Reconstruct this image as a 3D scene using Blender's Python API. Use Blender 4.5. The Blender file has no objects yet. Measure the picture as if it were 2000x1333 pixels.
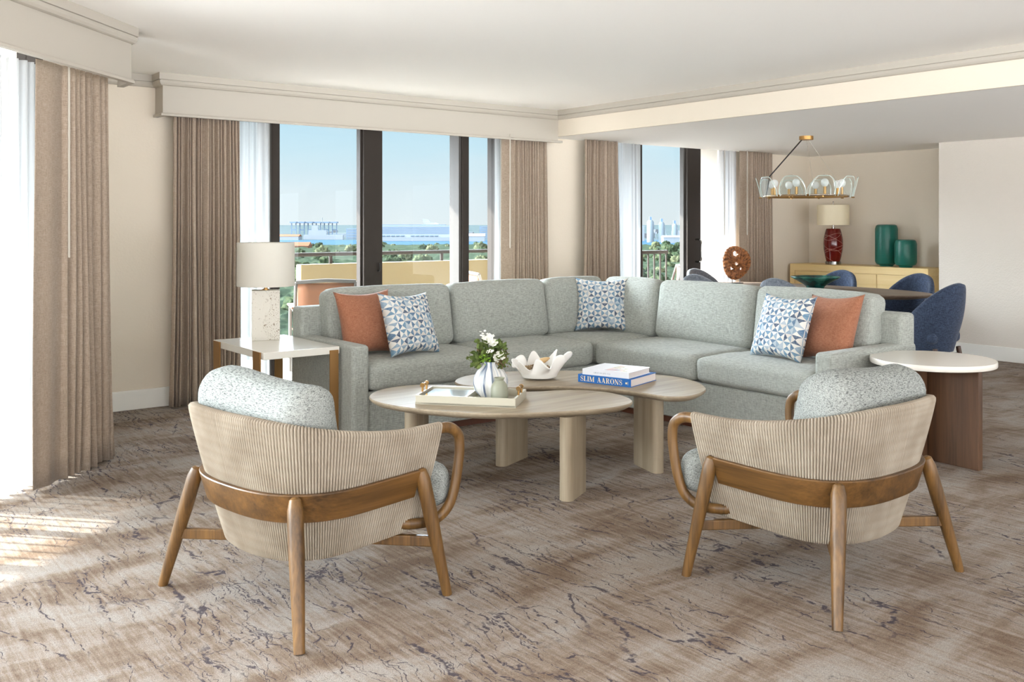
import bpy, bmesh, math, random
from mathutils import Vector, Matrix, Euler, noise as mnoise

# ------------------------------------------------------------------ basics
AZ = math.radians(52.17)          # heading of the camera in the room's axes (x along the window wall, y towards it)
F, HOR, EYE = 1860.0, 438.0, 1.4
SA, CA = math.sin(AZ), math.cos(AZ)
COL = bpy.context.scene.collection
rnd = random.Random(7)

def cw(X, D):                     # metres right of / ahead of the viewpoint -> room x, y
    return (X * SA + D * CA, -X * CA + D * SA)

def S(r, g, b):
    def l(c):
        c /= 255.0
        return c / 12.92 if c <= 0.04045 else ((c + 0.055) / 1.055) ** 2.4
    return (l(r), l(g), l(b), 1.0)

def tag(o, label=None, cat=None, group=None, kind=None):
    if label: o['label'] = label
    if cat: o['category'] = cat
    if group: o['group'] = group
    if kind: o['kind'] = kind
    return o

def empty(name, loc, rz=0.0, label=None, cat=None, group=None):
    o = bpy.data.objects.new(name, None)
    o.empty_display_size = 0.1
    o.location = loc
    o.rotation_euler = (0, 0, rz)
    COL.objects.link(o)
    return tag(o, label, cat, group)

def copy_tree(o, parent=None):
    c = o.copy()
    COL.objects.link(c)
    if parent is not None:
        c.parent = parent
    for ch in list(o.children):
        copy_tree(ch, c)
    return c

class MB:
    """collects vertices and faces, then links them as one mesh object"""
    def __init__(s):
        s.v = []; s.f = []; s.uv = {}
    def add(s, verts, faces):
        b = len(s.v)
        s.v += [tuple(p) for p in verts]
        s.f += [tuple(i + b for i in f) for f in faces]
        return s
    def xf(s, m):
        s.v = [tuple(m @ Vector(p)) for p in s.v]
        return s
    def box(s, x0, x1, y0, y1, z0, z1):
        return s.add([(x0,y0,z0),(x1,y0,z0),(x1,y1,z0),(x0,y1,z0),(x0,y0,z1),(x1,y0,z1),(x1,y1,z1),(x0,y1,z1)],
                     [(0,3,2,1),(4,5,6,7),(0,1,5,4),(1,2,6,5),(2,3,7,6),(3,0,4,7)])
    def prism(s, pts, z0, z1):
        n = len(pts)
        a = sum(pts[i][0]*pts[(i+1)%n][1]-pts[(i+1)%n][0]*pts[i][1] for i in range(n))
        if a < 0: pts = pts[::-1]
        v = [(p[0],p[1],z0) for p in pts] + [(p[0],p[1],z1) for p in pts]
        f = [tuple(range(n-1,-1,-1)), tuple(range(n,2*n))]
        f += [(i,(i+1)%n,n+(i+1)%n,n+i) for i in range(n)]
        return s.add(v, f)
    def lathe(s, prof, seg=32, cap0=True, cap1=True):
        v=[]; f=[]
        for r,z in prof:
            for k in range(seg):
                a=2*math.pi*k/seg
                v.append((r*math.cos(a), r*math.sin(a), z))
        for i in range(len(prof)-1):
            for k in range(seg):
                k2=(k+1)%seg
                f.append((i*seg+k,i*seg+k2,(i+1)*seg+k2,(i+1)*seg+k))
        if cap0: f.append(tuple(range(seg-1,-1,-1)))
        if cap1: f.append(tuple((len(prof)-1)*seg+k for k in range(seg)))
        return s.add(v,f)
    def tube(s, path, rad, seg=10, flat=1.0, up=None, closed=False):
        """swept round bar; rad is a number or one per point; flat squashes it along its second axis"""
        P=[Vector(p) for p in path]; n=len(P)
        R=rad if isinstance(rad,(list,tuple)) else [rad]*n
        v=[]; f=[]
        prev=None
        for i in range(n):
            if closed: t=P[(i+1)%n]-P[i-1]
            else: t=P[min(i+1,n-1)]-P[max(i-1,0)]
            t.normalize()
            if up is not None: a=Vector(up)
            elif prev is None: a=Vector((0,0,1)) if abs(t.z)<0.9 else Vector((1,0,0))
            else: a=prev
            a=a-t*a.dot(t); a.normalize(); prev=a
            b=t.cross(a)
            for k in range(seg):
                q=2*math.pi*k/seg
                v.append(tuple(P[i]+a*(R[i]*math.cos(q))+b*(R[i]*flat*math.sin(q))))
        m=n if closed else n-1
        for i in range(m):
            j=(i+1)%n
            for k in range(seg):
                k2=(k+1)%seg
                f.append((i*seg+k,i*seg+k2,j*seg+k2,j*seg+k))
        if not closed:
            f.append(tuple(range(seg-1,-1,-1)))
            f.append(tuple((n-1)*seg+k for k in range(seg)))
        return s.add(v,f)
    def grid(s, fn, nu, nv, closed_u=False, closed_v=False):
        v=[tuple(fn(i/(nu if closed_u else nu-1), j/(nv if closed_v else nv-1))) for i in range(nu) for j in range(nv)]
        f=[]
        for i in range(nu if closed_u else nu-1):
            for j in range(nv if closed_v else nv-1):
                i2=(i+1)%nu; j2=(j+1)%nv
                f.append((i*nv+j,i2*nv+j,i2*nv+j2,i*nv+j2))
        return s.add(v,f)
    def build(s, name, mat=None, parent=None, loc=(0,0,0), rot=(0,0,0), smooth=False, bevel=0.0, seg=2, solid=0.0, sub=0):
        me=bpy.data.meshes.new(name)
        me.from_pydata(s.v,[],s.f)
        if s.uv:
            ul=me.uv_layers.new(name='UVMap')
            for li,l in enumerate(me.loops):
                ul.data[li].uv=s.uv.get(l.vertex_index,(0,0))
        bm=bmesh.new(); bm.from_mesh(me)
        bmesh.ops.recalc_face_normals(bm,faces=bm.faces)
        bm.to_mesh(me); bm.free()
        if mat: me.materials.append(mat)
        if smooth:
            for p in me.polygons: p.use_smooth=True
            if smooth=='auto':
                me.set_sharp_from_angle(angle=math.radians(38))
        o=bpy.data.objects.new(name,me)
        COL.objects.link(o)
        o.location=loc; o.rotation_euler=rot
        if parent is not None: o.parent=parent
        if solid:
            m=o.modifiers.new('Solid','SOLIDIFY'); m.thickness=solid; m.offset=0
        if bevel:
            m=o.modifiers.new('Bevel','BEVEL'); m.width=bevel; m.segments=seg; m.limit_method='ANGLE'
            m.angle_limit=math.radians(35)
            for p in me.polygons: p.use_smooth=True
            me.set_sharp_from_angle(angle=math.radians(38)) if smooth=='auto' else None
            try: m.harden_normals=True
            except Exception: pass
        if sub:
            m=o.modifiers.new('Sub','SUBSURF'); m.levels=sub; m.render_levels=sub
        return o

def catmull(pts, n=8, closed=False):
    P=[Vector(p) for p in pts]; out=[]; L=len(P)
    rng=range(L) if closed else range(L-1)
    for i in rng:
        if closed: a,b,c,d=P[i-1],P[i],P[(i+1)%L],P[(i+2)%L]
        else: a,b,c,d=P[max(i-1,0)],P[i],P[i+1],P[min(i+2,L-1)]
        for k in range(n):
            t=k/n
            out.append(0.5*((2*b)+(c-a)*t+(2*a-5*b+4*c-d)*t*t+(3*b-a-3*c+d)*t**3))
    if not closed: out.append(P[-1])
    return out

def rbox(hx,hy,hz,r,n=10,crown=(0,0,0),seed=None,wob=0.0):
    """soft rounded block centred on the origin, sides bulging by crown"""
    key={}; v=[]; f=[]
    def sp(t):
        return 0.55*t+0.45*math.sin(t*math.pi/2)
    H=(hx,hy,hz)
    def vert(a,b,c):
        k=(a,b,c)
        if k in key: return key[k]
        p=[sp(2*a/n-1),sp(2*b/n-1),sp(2*c/n-1)]
        q=[p[i]*H[i] for i in range(3)]
        inn=[max(-(H[i]-r),min(H[i]-r,q[i])) for i in range(3)]
        d=Vector([q[i]-inn[i] for i in range(3)])
        if d.length>1e-9: d=d.normalized()*r
        w=Vector(inn)+d
        for i in range(3):
            if crown[i]:
                j,k2=(i+1)%3,(i+2)%3
                w[i]+=crown[i]*p[i]*(1-p[j]**2)*(1-p[k2]**2)
        if wob:
            w+=Vector((mnoise.noise(w*5+Vector((seed,0,0))),mnoise.noise(w*5+Vector((0,seed,9))),mnoise.noise(w*5+Vector((3,0,seed)))))*wob
        key[k]=len(v); v.append(tuple(w))
        return key[k]
    for ax in range(3):
        for side in (0,n):
            for i in range(n):
                for j in range(n):
                    q=[]
                    for (di,dj) in ((0,0),(1,0),(1,1),(0,1)):
                        c=[0,0,0]; c[ax]=side; c[(ax+1)%3]=i+di; c[(ax+2)%3]=j+dj
                        q.append(vert(*c))
                    f.append(tuple(q if side else q[::-1]))
    return v,f

# ------------------------------------------------------------------ materials
def newmat(name):
    m=bpy.data.materials.new(name); m.use_nodes=True
    return m, m.node_tree.nodes, m.node_tree.links, m.node_tree.nodes['Principled BSDF']

def nd(nodes, typ, **kw):
    n=nodes.new(typ)
    for k,val in kw.items():
        if k in n.inputs.keys() if hasattr(n.inputs,'keys') else False: n.inputs[k].default_value=val
        else: setattr(n,k,val)
    return n

def basic(name,col,rough=0.6,metal=0.0,spec=None,bump=None,coat=0.0):
    m,N,L,P=newmat(name)
    P.inputs['Base Color'].default_value=col
    P.inputs['Roughness'].default_value=rough
    P.inputs['Metallic'].default_value=metal
    if spec is not None: P.inputs['Specular IOR Level'].default_value=spec
    if coat: P.inputs['Coat Weight'].default_value=coat
    if bump:
        sc,st,dist=bump
        tc=N.new('ShaderNodeTexCoord'); nz=N.new('ShaderNodeTexNoise'); nz.inputs['Scale'].default_value=sc; nz.inputs['Detail'].default_value=3
        bp=N.new('ShaderNodeBump'); bp.inputs['Strength'].default_value=st; bp.inputs['Distance'].default_value=dist
        L.new(tc.outputs['Object'],nz.inputs['Vector']); L.new(nz.outputs['Fac'],bp.inputs['Height']); L.new(bp.outputs['Normal'],P.inputs['Normal'])
    return m

def ramp(N,stops,interp='LINEAR'):
    r=N.new('ShaderNodeValToRGB'); e=r.color_ramp.elements
    r.color_ramp.interpolation=interp
    while len(e)<len(stops): e.new(0.5)
    for k,(p,c) in enumerate(stops):
        e[k].position=p; e[k].color=c
    return r

def tex(N,L,src,scale=(1,1,1),rot=(0,0,0),kind='noise',sc=1.0,detail=3,rough=0.5,dist=0.0,feature=None,rand=1.0):
    mp=N.new('ShaderNodeMapping'); mp.inputs['Scale'].default_value=scale; mp.inputs['Rotation'].default_value=rot
    L.new(src,mp.inputs['Vector'])
    if kind=='noise':
        t=N.new('ShaderNodeTexNoise'); t.inputs['Scale'].default_value=sc; t.inputs['Detail'].default_value=detail
        t.inputs['Roughness'].default_value=rough; t.inputs['Distortion'].default_value=dist
        L.new(mp.outputs['Vector'],t.inputs['Vector']); return t.outputs['Fac']
    if kind=='voronoi':
        t=N.new('ShaderNodeTexVoronoi'); t.feature=feature or 'F1'; t.inputs['Scale'].default_value=sc; t.inputs['Randomness'].default_value=rand
        L.new(mp.outputs['Vector'],t.inputs['Vector']); return t.outputs['Distance']

def mathn(N,L,op,a,b=None,c=None,clamp=False):
    n=N.new('ShaderNodeMath'); n.operation=op; n.use_clamp=clamp
    for i,x in enumerate((a,b,c)):
        if x is None: continue
        if isinstance(x,(int,float)): n.inputs[i].default_value=x
        else: L.new(x,n.inputs[i])
    return n.outputs[0]

def mixc(N,L,fac,a,b,blend='MIX'):
    n=N.new('ShaderNodeMix'); n.data_type='RGBA'; n.blend_type=blend
    for sock,x in ((n.inputs[0],fac),(n.inputs[6],a),(n.inputs[7],b)):
        if isinstance(x,(int,float)): sock.default_value=x
        elif isinstance(x,tuple): sock.default_value=x
        else: L.new(x,sock)
    return n.outputs[2]

def bumpn(N,L,P,h,st=0.3,dist=0.002):
    b=N.new('ShaderNodeBump'); b.inputs['Strength'].default_value=st; b.inputs['Distance'].default_value=dist
    L.new(h,b.inputs['Height']); L.new(b.outputs['Normal'],P.inputs['Normal'])

def mrange(N,L,x,a,b,lo=0.0,hi=1.0,smooth=False):
    n=N.new('ShaderNodeMapRange'); n.inputs['From Min'].default_value=a; n.inputs['From Max'].default_value=b
    n.inputs['To Min'].default_value=lo; n.inputs['To Max'].default_value=hi
    if smooth: n.interpolation_type='SMOOTHSTEP'
    L.new(x,n.inputs['Value']); return n.outputs['Result']

def wood(name,c0,c1,axis='x',sc=1.0,rough=0.45,ring=0.5,bump=0.15):
    m,N,L,P=newmat(name)
    tc=N.new('ShaderNodeTexCoord'); src=tc.outputs['Object']
    i='xyz'.index(axis)
    s=[26,26,26]; s[i]=1.6
    a=tex(N,L,src,tuple(x*sc for x in s),sc=1.0,detail=5,rough=0.6,dist=0.4)
    s2=[120,120,120]; s2[i]=5
    b=tex(N,L,src,tuple(x*sc for x in s2),sc=1.0,detail=2)
    s3=[4,4,4]; s3[i]=0.7
    c=tex(N,L,src,tuple(x*sc for x in s3),sc=1.0,detail=2,dist=1.5)
    f=mathn(N,L,'ADD',mathn(N,L,'MULTIPLY',a,0.5),mathn(N,L,'ADD',mathn(N,L,'MULTIPLY',b,0.2),mathn(N,L,'MULTIPLY',c,0.3)))
    r=ramp(N,[(0.36,c0),(0.64,c1)]); L.new(f,r.inputs['Fac']); L.new(r.outputs['Color'],P.inputs['Base Color'])
    P.inputs['Roughness'].default_value=rough
    bumpn(N,L,P,b,bump,0.001)
    return m

def weave(name,dark,mid,light,sc=1.0,rough=0.9,bump=0.5):
    """cross-hatched upholstery cloth"""
    m,N,L,P=newmat(name)
    tc=N.new('ShaderNodeTexCoord'); src=tc.outputs['Object']
    a=tex(N,L,src,(330*sc,330*sc,26*sc),sc=1,detail=1)
    b=tex(N,L,src,(34*sc,34*sc,330*sc),sc=1,detail=1)
    d=tex(N,L,src,(30*sc,330*sc,330*sc),sc=1,detail=1)
    f=mathn(N,L,'MULTIPLY',mathn(N,L,'ADD',mathn(N,L,'ADD',a,b),d),0.3333)
    r=ramp(N,[(0.38,dark),(0.5,mid),(0.62,light)]); L.new(f,r.inputs['Fac'])
    L.new(r.outputs['Color'],P.inputs['Base Color']); P.inputs['Roughness'].default_value=rough
    P.inputs['Specular IOR Level'].default_value=0.15
    P.inputs['Sheen Weight'].default_value=0.15
    bumpn(N,L,P,f,bump,0.0015)
    return m

def carpet():
    m,N,L,P=newmat('carpet')
    tc=N.new('ShaderNodeTexCoord'); src=tc.outputs['Object']
    big=tex(N,L,src,(0.85,2.3,1),rot=(0,0,.12),sc=1.9,detail=5,rough=.6,dist=0.5)
    strk=tex(N,L,src,(30,2.4,1),rot=(0,0,-0.06),sc=1.6,detail=4,rough=0.65)
    f=mathn(N,L,'ADD',mathn(N,L,'MULTIPLY',big,0.60),mathn(N,L,'MULTIPLY',strk,0.40))
    r=ramp(N,[(0.39,S(116,98,83)),(0.46,S(133,117,103)),(0.51,S(146,133,122)),(0.60,S(157,148,140))]); L.new(f,r.inputs['Fac'])
    base=r.outputs['Color']
    # branching dark veins
    wn=N.new('ShaderNodeTexNoise'); wn.inputs['Scale'].default_value=2.3; wn.inputs['Detail'].default_value=5; wn.inputs['Roughness'].default_value=0.62
    L.new(src,wn.inputs['Vector'])
    vm=N.new('ShaderNodeVectorMath'); vm.operation='MULTIPLY_ADD'; vm.inputs[1].default_value=(0.22,0.5,0.0)
    L.new(wn.outputs['Color'],vm.inputs[0]); L.new(src,vm.inputs[2])
    def veins(rot,scale,width,mlo,mhi,mscale,brk):
        d=tex(N,L,vm.outputs[0],scale,rot=(0,0,rot),kind='voronoi',sc=1.0,feature='DISTANCE_TO_EDGE')
        thick=tex(N,L,src,(1,1,1),sc=3.1,detail=2)
        w=mathn(N,L,'MULTIPLY',mrange(N,L,thick,0.35,0.68,0.3,1.15),width)
        line=mathn(N,L,'SUBTRACT',1.0,mathn(N,L,'DIVIDE',d,w),clamp=True)
        line=mrange(N,L,line,0.0,0.55)
        mask=mrange(N,L,tex(N,L,src,(1,1,1),sc=mscale,detail=2),mlo,mhi)
        br=mrange(N,L,tex(N,L,src,(1,1,1),sc=brk,detail=2),0.40,0.5)
        return mathn(N,L,'MULTIPLY',mathn(N,L,'MULTIPLY',line,mask),br)
    v1=veins(0.08,(6.0,0.85,1),0.020,0.47,0.54,1.5,30)
    v2=veins(-0.12,(11.0,1.4,1),0.026,0.48,0.55,2.2,40)
    v3=veins(0.5,(4.6,3.0,1),0.011,0.5,0.56,1.1,26)
    v4=veins(-0.03,(21.0,2.2,1),0.034,0.5,0.57,1.8,46)
    dots=mathn(N,L,'MULTIPLY',mrange(N,L,tex(N,L,src,(1,1,1),sc=62,detail=1),0.66,0.7),mrange(N,L,tex(N,L,src,(1,1,1),sc=2.0,detail=2),0.56,0.62))
    v=mathn(N,L,'MAXIMUM',mathn(N,L,'MAXIMUM',v1,v2),mathn(N,L,'MAXIMUM',mathn(N,L,'MAXIMUM',v3,v4),mathn(N,L,'MULTIPLY',dots,0.8)))
    c=mixc(N,L,mathn(N,L,'MULTIPLY',v,0.86),base,S(62,56,66))
    sp=tex(N,L,src,(1,1,1),sc=230,detail=3,rough=.7)
    sp2=tex(N,L,src,(1,1,1),sc=90,detail=2)
    k=mathn(N,L,'ADD',mrange(N,L,sp,0.3,0.7,0.62,1.24),mrange(N,L,sp2,0.3,0.7,-0.09,0.09))
    cc=N.new('ShaderNodeCombineColor')
    for i in range(3): L.new(k,cc.inputs[i])
    c=mixc(N,L,1.0,c,cc.outputs[0],'MULTIPLY')
    L.new(c,P.inputs['Base Color']); P.inputs['Roughness'].default_value=0.95; P.inputs['Specular IOR Level'].default_value=0.08
    bumpn(N,L,P,sp,0.6,0.004)
    return m

def boucle():
    m,N,L,P=newmat('boucle_knit')
    tc=N.new('ShaderNodeTexCoord'); src=tc.outputs['Object']
    a=tex(N,L,src,(300,90,420),sc=1,detail=1)
    b=tex(N,L,src,(140,60,460),sc=1,detail=2)
    f=mathn(N,L,'MULTIPLY',mathn(N,L,'ADD',a,b),0.5)
    r=ramp(N,[(0.38,S(94,96,96)),(0.46,S(138,141,138)),(0.6,S(164,167,163))]); L.new(f,r.inputs['Fac'])
    L.new(r.outputs['Color'],P.inputs['Base Color']); P.inputs['Roughness'].default_value=0.95; P.inputs['Specular IOR Level'].default_value=0.1
    bumpn(N,L,P,f,0.6,0.003)
    return m

def rope():
    m,N,L,P=newmat('rope')
    tc=N.new('ShaderNodeTexCoord'); src=tc.outputs['UV']
    sx=N.new('ShaderNodeSeparateXYZ'); L.new(src,sx.inputs[0])
    # u counts ropes, v runs along them: slanted strands
    u=sx.outputs[0]; v=sx.outputs[1]
    ph=mathn(N,L,'ADD',mathn(N,L,'MULTIPLY',u,6.283),mathn(N,L,'MULTIPLY',v,150.0))
    st=mathn(N,L,'SINE',ph)
    nz=tex(N,L,tc.outputs['Object'],(1,1,1),sc=9,detail=2)
    r=ramp(N,[(0.3,S(150,138,123)),(0.7,S(168,157,142))]); L.new(nz,r.inputs['Fac'])
    c=mixc(N,L,mrange(N,L,st,-1,-0.2,0.12,0.0),r.outputs['Color'],S(126,106,84))
    L.new(c,P.inputs['Base Color']); P.inputs['Roughness'].default_value=0.8; P.inputs['Specular IOR Level'].default_value=0.2
    bumpn(N,L,P,st,0.12,0.002)
    return m

def triangles(name):
    m,N,L,P=newmat(name)
    tc=N.new('ShaderNodeTexCoord')
    wn0=N.new('ShaderNodeTexNoise'); wn0.inputs['Scale'].default_value=9
    L.new(tc.outputs['UV'],wn0.inputs['Vector'])
    vm=N.new('ShaderNodeVectorMath'); vm.operation='MULTIPLY_ADD'; vm.inputs[1].default_value=(0.05,0.05,0)
    vs=N.new('ShaderNodeVectorMath'); vs.operation='SCALE'; vs.inputs['Scale'].default_value=8.0
    L.new(tc.outputs['UV'],vs.inputs[0])
    L.new(wn0.outputs['Color'],vm.inputs[0]); L.new(vs.outputs[0],vm.inputs[2])
    sx=N.new('ShaderNodeSeparateXYZ'); L.new(vm.outputs[0],sx.inputs[0])
    x=mathn(N,L,'FRACT',sx.outputs[0]); y=mathn(N,L,'FRACT',sx.outputs[1])
    ix=mathn(N,L,'FLOOR',sx.outputs[0]); iy=mathn(N,L,'FLOOR',sx.outputs[1])
    a=mathn(N,L,'GREATER_THAN',x,y); b=mathn(N,L,'GREATER_THAN',x,mathn(N,L,'SUBTRACT',1.0,y))
    tri=mathn(N,L,'ADD',mathn(N,L,'MULTIPLY',a,2.0),b)
    par=mathn(N,L,'MODULO',mathn(N,L,'ADD',mathn(N,L,'ADD',a,b),mathn(N,L,'ADD',ix,iy)),2.0)
    cv=N.new('ShaderNodeCombineXYZ'); L.new(ix,cv.inputs[0]); L.new(iy,cv.inputs[1]); L.new(tri,cv.inputs[2])
    wn=N.new('ShaderNodeTexWhiteNoise'); wn.noise_dimensions='3D'; L.new(cv.outputs[0],wn.inputs['Vector'])
    blue=ramp(N,[(0.0,S(52,72,100)),(0.18,S(72,108,140)),(0.45,S(96,134,162)),(0.72,S(136,158,178)),(0.9,S(170,182,192))],'CONSTANT')
    L.new(wn.outputs['Value'],blue.inputs['Fac'])
    whi=ramp(N,[(0.0,S(226,222,214)),(0.6,S(214,206,196)),(0.88,S(176,188,196))],'CONSTANT')
    L.new(wn.outputs['Value'],whi.inputs['Fac'])
    c=mixc(N,L,mathn(N,L,'GREATER_THAN',par,0.5),blue.outputs['Color'],whi.outputs['Color'])
    wc=tex(N,L,tc.outputs['UV'],(1,1,1),sc=40,detail=3)
    c=mixc(N,L,mrange(N,L,wc,0.3,0.7,0.0,0.3),c,S(200,206,210))
    L.new(c,P.inputs['Base Color']); P.inputs['Roughness'].default_value=0.9; P.inputs['Specular IOR Level'].default_value=0.15
    return m

def glassy(name,tint=(1,1,1,1),refl=0.06,rough=0.0,col=(1,1,1,1)):
    m=bpy.data.materials.new(name); m.use_nodes=True
    N=m.node_tree.nodes; L=m.node_tree.links; N.clear()
    out=N.new('ShaderNodeOutputMaterial'); t=N.new('ShaderNodeBsdfTransparent'); g=N.new('ShaderNodeBsdfGlossy'); mx=N.new('ShaderNodeMixShader')
    fr=N.new('ShaderNodeLayerWeight'); fr.inputs['Blend'].default_value=0.25
    t.inputs['Color'].default_value=tint; g.inputs['Roughness'].default_value=rough; g.inputs['Color'].default_value=col
    k=mathn(N,L,'ADD',mathn(N,L,'MULTIPLY',fr.outputs['Facing'],0.05),refl)
    L.new(k,mx.inputs[0]); L.new(t.outputs[0],mx.inputs[1]); L.new(g.outputs[0],mx.inputs[2]); L.new(mx.outputs[0],out.inputs[0])
    return m

def sheer_mat():
    m=bpy.data.materials.new('sheer_voile'); m.use_nodes=True
    N=m.node_tree.nodes; L=m.node_tree.links; N.clear()
    out=N.new('ShaderNodeOutputMaterial'); t=N.new('ShaderNodeBsdfTransparent'); tl=N.new('ShaderNodeBsdfTranslucent'); d=N.new('ShaderNodeBsdfDiffuse')
    m1=N.new('ShaderNodeMixShader'); m2=N.new('ShaderNodeMixShader')
    tl.inputs['Color'].default_value=(0.26,0.265,0.265,1); d.inputs['Color'].default_value=(0.75,0.75,0.75,1)
    m1.inputs[0].default_value=0.4; m2.inputs[0].default_value=0.22
    L.new(tl.outputs[0],m1.inputs[1]); L.new(d.outputs[0],m1.inputs[2])
    L.new(m1.outputs[0],m2.inputs[1]); L.new(t.outputs[0],m2.inputs[2]); L.new(m2.outputs[0],out.inputs[0])
    return m

def shade_mat(name,col):
    m=bpy.data.materials.new(name); m.use_nodes=True
    N=m.node_tree.nodes; L=m.node_tree.links; N.clear()
    out=N.new('ShaderNodeOutputMaterial'); tl=N.new('ShaderNodeBsdfTranslucent'); d=N.new('ShaderNodeBsdfDiffuse'); mx=N.new('ShaderNodeMixShader')
    tl.inputs['Color'].default_value=col; d.inputs['Color'].default_value=col; mx.inputs[0].default_value=0.25
    L.new(d.outputs[0],mx.inputs[1]); L.new(tl.outputs[0],mx.inputs[2]); L.new(mx.outputs[0],out.inputs[0])
    return m

def speckled(name,base,spots,sc=260,thr=0.62,rough=0.6):
    m,N,L,P=newmat(name)
    tc=N.new('ShaderNodeTexCoord')
    a=tex(N,L,tc.outputs['Object'],(1,1,1),sc=sc,detail=1)
    b=tex(N,L,tc.outputs['Object'],(1,1,1),sc=sc*0.27,detail=1)
    w=N.new('ShaderNodeTexWhiteNoise')
    r=ramp(N,[(0.0,spots[0]),(0.5,spots[1])],'CONSTANT'); L.new(b,r.inputs['Fac'])
    f=mathn(N,L,'MAXIMUM',mrange(N,L,a,thr,thr+0.03),mrange(N,L,b,0.7,0.72))
    c=mixc(N,L,f,base,r.outputs['Color']); L.new(c,P.inputs['Base Color']); P.inputs['Roughness'].default_value=rough
    return m

def leafy(name,cols,sc=0.3):
    m,N,L,P=newmat(name)
    tc=N.new('ShaderNodeTexCoord'); oi=N.new('ShaderNodeObjectInfo')
    a=tex(N,L,tc.outputs['Object'],(1,1,1),sc=sc,detail=8,rough=0.78)
    f=mathn(N,L,'ADD',mathn(N,L,'MULTIPLY',a,0.8),mathn(N,L,'MULTIPLY',oi.outputs['Random'],0.22))
    n=len(cols)
    r=ramp(N,[(0.3+0.4*i/(n-1),cols[i]) for i in range(n)]); L.new(f,r.inputs['Fac']); L.new(r.outputs['Color'],P.inputs['Base Color'])
    P.inputs['Roughness'].default_value=1.0; P.inputs['Specular IOR Level'].default_value=0.0
    return m

MAT={}
MAT['wall']=basic('wall_paint',S(221,210,194),0.85,spec=0.2,bump=(55,0.25,0.004))
MAT['wall_rough']=basic('textured_wall_paint',S(216,208,198),0.85,spec=0.2,bump=(70,0.55,0.006))
MAT['ceil']=basic('ceiling_paint',S(249,247,243),0.9,spec=0.1)
MAT['trim']=basic('trim_paint',S(180,173,162),0.55,spec=0.3)
MAT['base']=basic('baseboard_paint',S(232,230,224),0.5,spec=0.3)
MAT['carpet']=carpet()
MAT['curtain']=weave('curtain_linen',S(140,123,108),S(158,141,125),S(172,156,141),sc=1.3,bump=0.25)
MAT['sheer']=sheer_mat()
MAT['sofa']=weave('sofa_weave',S(138,140,134),S(161,164,157),S(183,186,179),sc=1.15,bump=0.4)
MAT['sofa_plinth']=basic('sofa_plinth',S(92,50,30),0.5)
MAT['boucle']=boucle()
MAT['rope']=rope()
MAT['teak']=wood('teak',S(64,43,19),S(128,92,47),'z',1.0,0.42)
MAT['teak_x']=wood('teak_band',S(62,41,18),S(120,84,42),'x',1.0,0.42)
MAT['oak']=wood('whitewashed_oak_top',S(138,122,101),S(170,155,132),'x',0.8,0.5)
MAT['oak_z']=wood('whitewashed_oak_leg',S(134,118,96),S(166,150,127),'z',0.8,0.5)
MAT['walnut']=wood('walnut',S(60,39,25),S(102,71,47),'z',0.8,0.45)
MAT['dark_table']=wood('smoked_oak',S(92,76,62),S(126,108,92),'y',0.8,0.55)
MAT['dark_leg']=wood('dark_walnut',S(52,30,18),S(84,52,34),'z',0.8,0.45)
MAT['maple']=wood('pale_maple',S(226,196,134),S(238,212,158),'y',0.5,0.5,bump=0.05)
MAT['rust']=weave('rust_linen',S(138,87,66),S(158,105,80),S(172,120,94),sc=1.4,bump=0.2)
MAT['tri']=triangles('blue_triangles')
MAT['navy']=weave('navy_denim',S(38,45,60),S(54,64,84),S(76,89,112),sc=1.0,bump=0.3)
MAT['greyblue']=weave('grey_blue_denim',S(84,90,100),S(112,118,128),S(140,146,154),sc=1.0,bump=0.3)
MAT['stone']=basic('white_stone',S(226,223,214),0.12,spec=0.5)
MAT['stone2']=basic('cream_quartz',S(230,224,214),0.15,spec=0.5)
MAT['brass']=basic('brushed_brass',S(176,136,84),0.35,metal=1.0)
MAT['bronze']=basic('dull_brass_bar',S(150,112,66),0.5,metal=0.6)
MAT['frame']=basic('bronze_aluminium',S(50,44,40),0.6,spec=0.15)
MAT['alu']=basic('pale_aluminium',S(74,71,69),0.6,spec=0.15)
MAT['chrome']=basic('polished_steel',S(150,148,146),0.2,metal=1.0)
MAT['black']=basic('black_metal',S(30,26,24),0.5,metal=0.3)
MAT['glass']=glassy('window_glass',(0.97,0.985,0.98,1),0.008)
MAT['terra']=speckled('terrazzo',S(214,209,198),(S(110,86,66),S(150,136,118)),sc=150,thr=0.62)
MAT['terra_plain']=speckled('plain_terrazzo',S(218,213,202),(S(176,160,140),S(196,188,176)),sc=190,thr=0.7)
MAT['shade']=shade_mat('white_linen_shade',S(230,226,216))
MAT['shade_cream']=shade_mat('cream_shade',S(252,242,216))
MAT['plaster']=basic('white_ceramic',S(238,235,230),0.55)
MAT['black_wire']=basic('thin_wire',S(180,172,160),0.5)
HIGH,AUR,BACK,GRB=52.0,38.0,6.4,2.8
# ------------------------------------------------------------------ the room
R2=math.sqrt(0.5)
def fac(s,n): return ((s-n)*R2,(s+n)*R2)      # along / out of the slanted window wall
WY, CEIL, LOW = 7.43, 2.535, 2.277
def struct(mb,name,mat,parent=None,**k):
    o=mb.build(name,mat,parent,**k)
    if parent is None: o['kind']='structure'
    return o

room=[(-2.6,-9),(10.67,-9),(10.67,WY),(1.5,WY),(1.5,6.14),(-2.6,2.04)]
struct(MB().prism(room,-0.12,0.0),'floor',MAT['carpet'])
struct(MB().prism([(-2.6,-9),(6.24,-9),(6.24,WY+.25),(1.25,WY+.25),(1.25,5.92),(-2.6,2.06)],CEIL,CEIL+.12),'ceiling',MAT['ceil'])
struct(MB().box(6.24,10.9,-9,WY,LOW,CEIL+.12),'ceiling_dining',MAT['ceil'])
struct(MB().box(6.215,6.24,-9,7.27,LOW,CEIL),'wall_beam',MAT['wall'])

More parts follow.
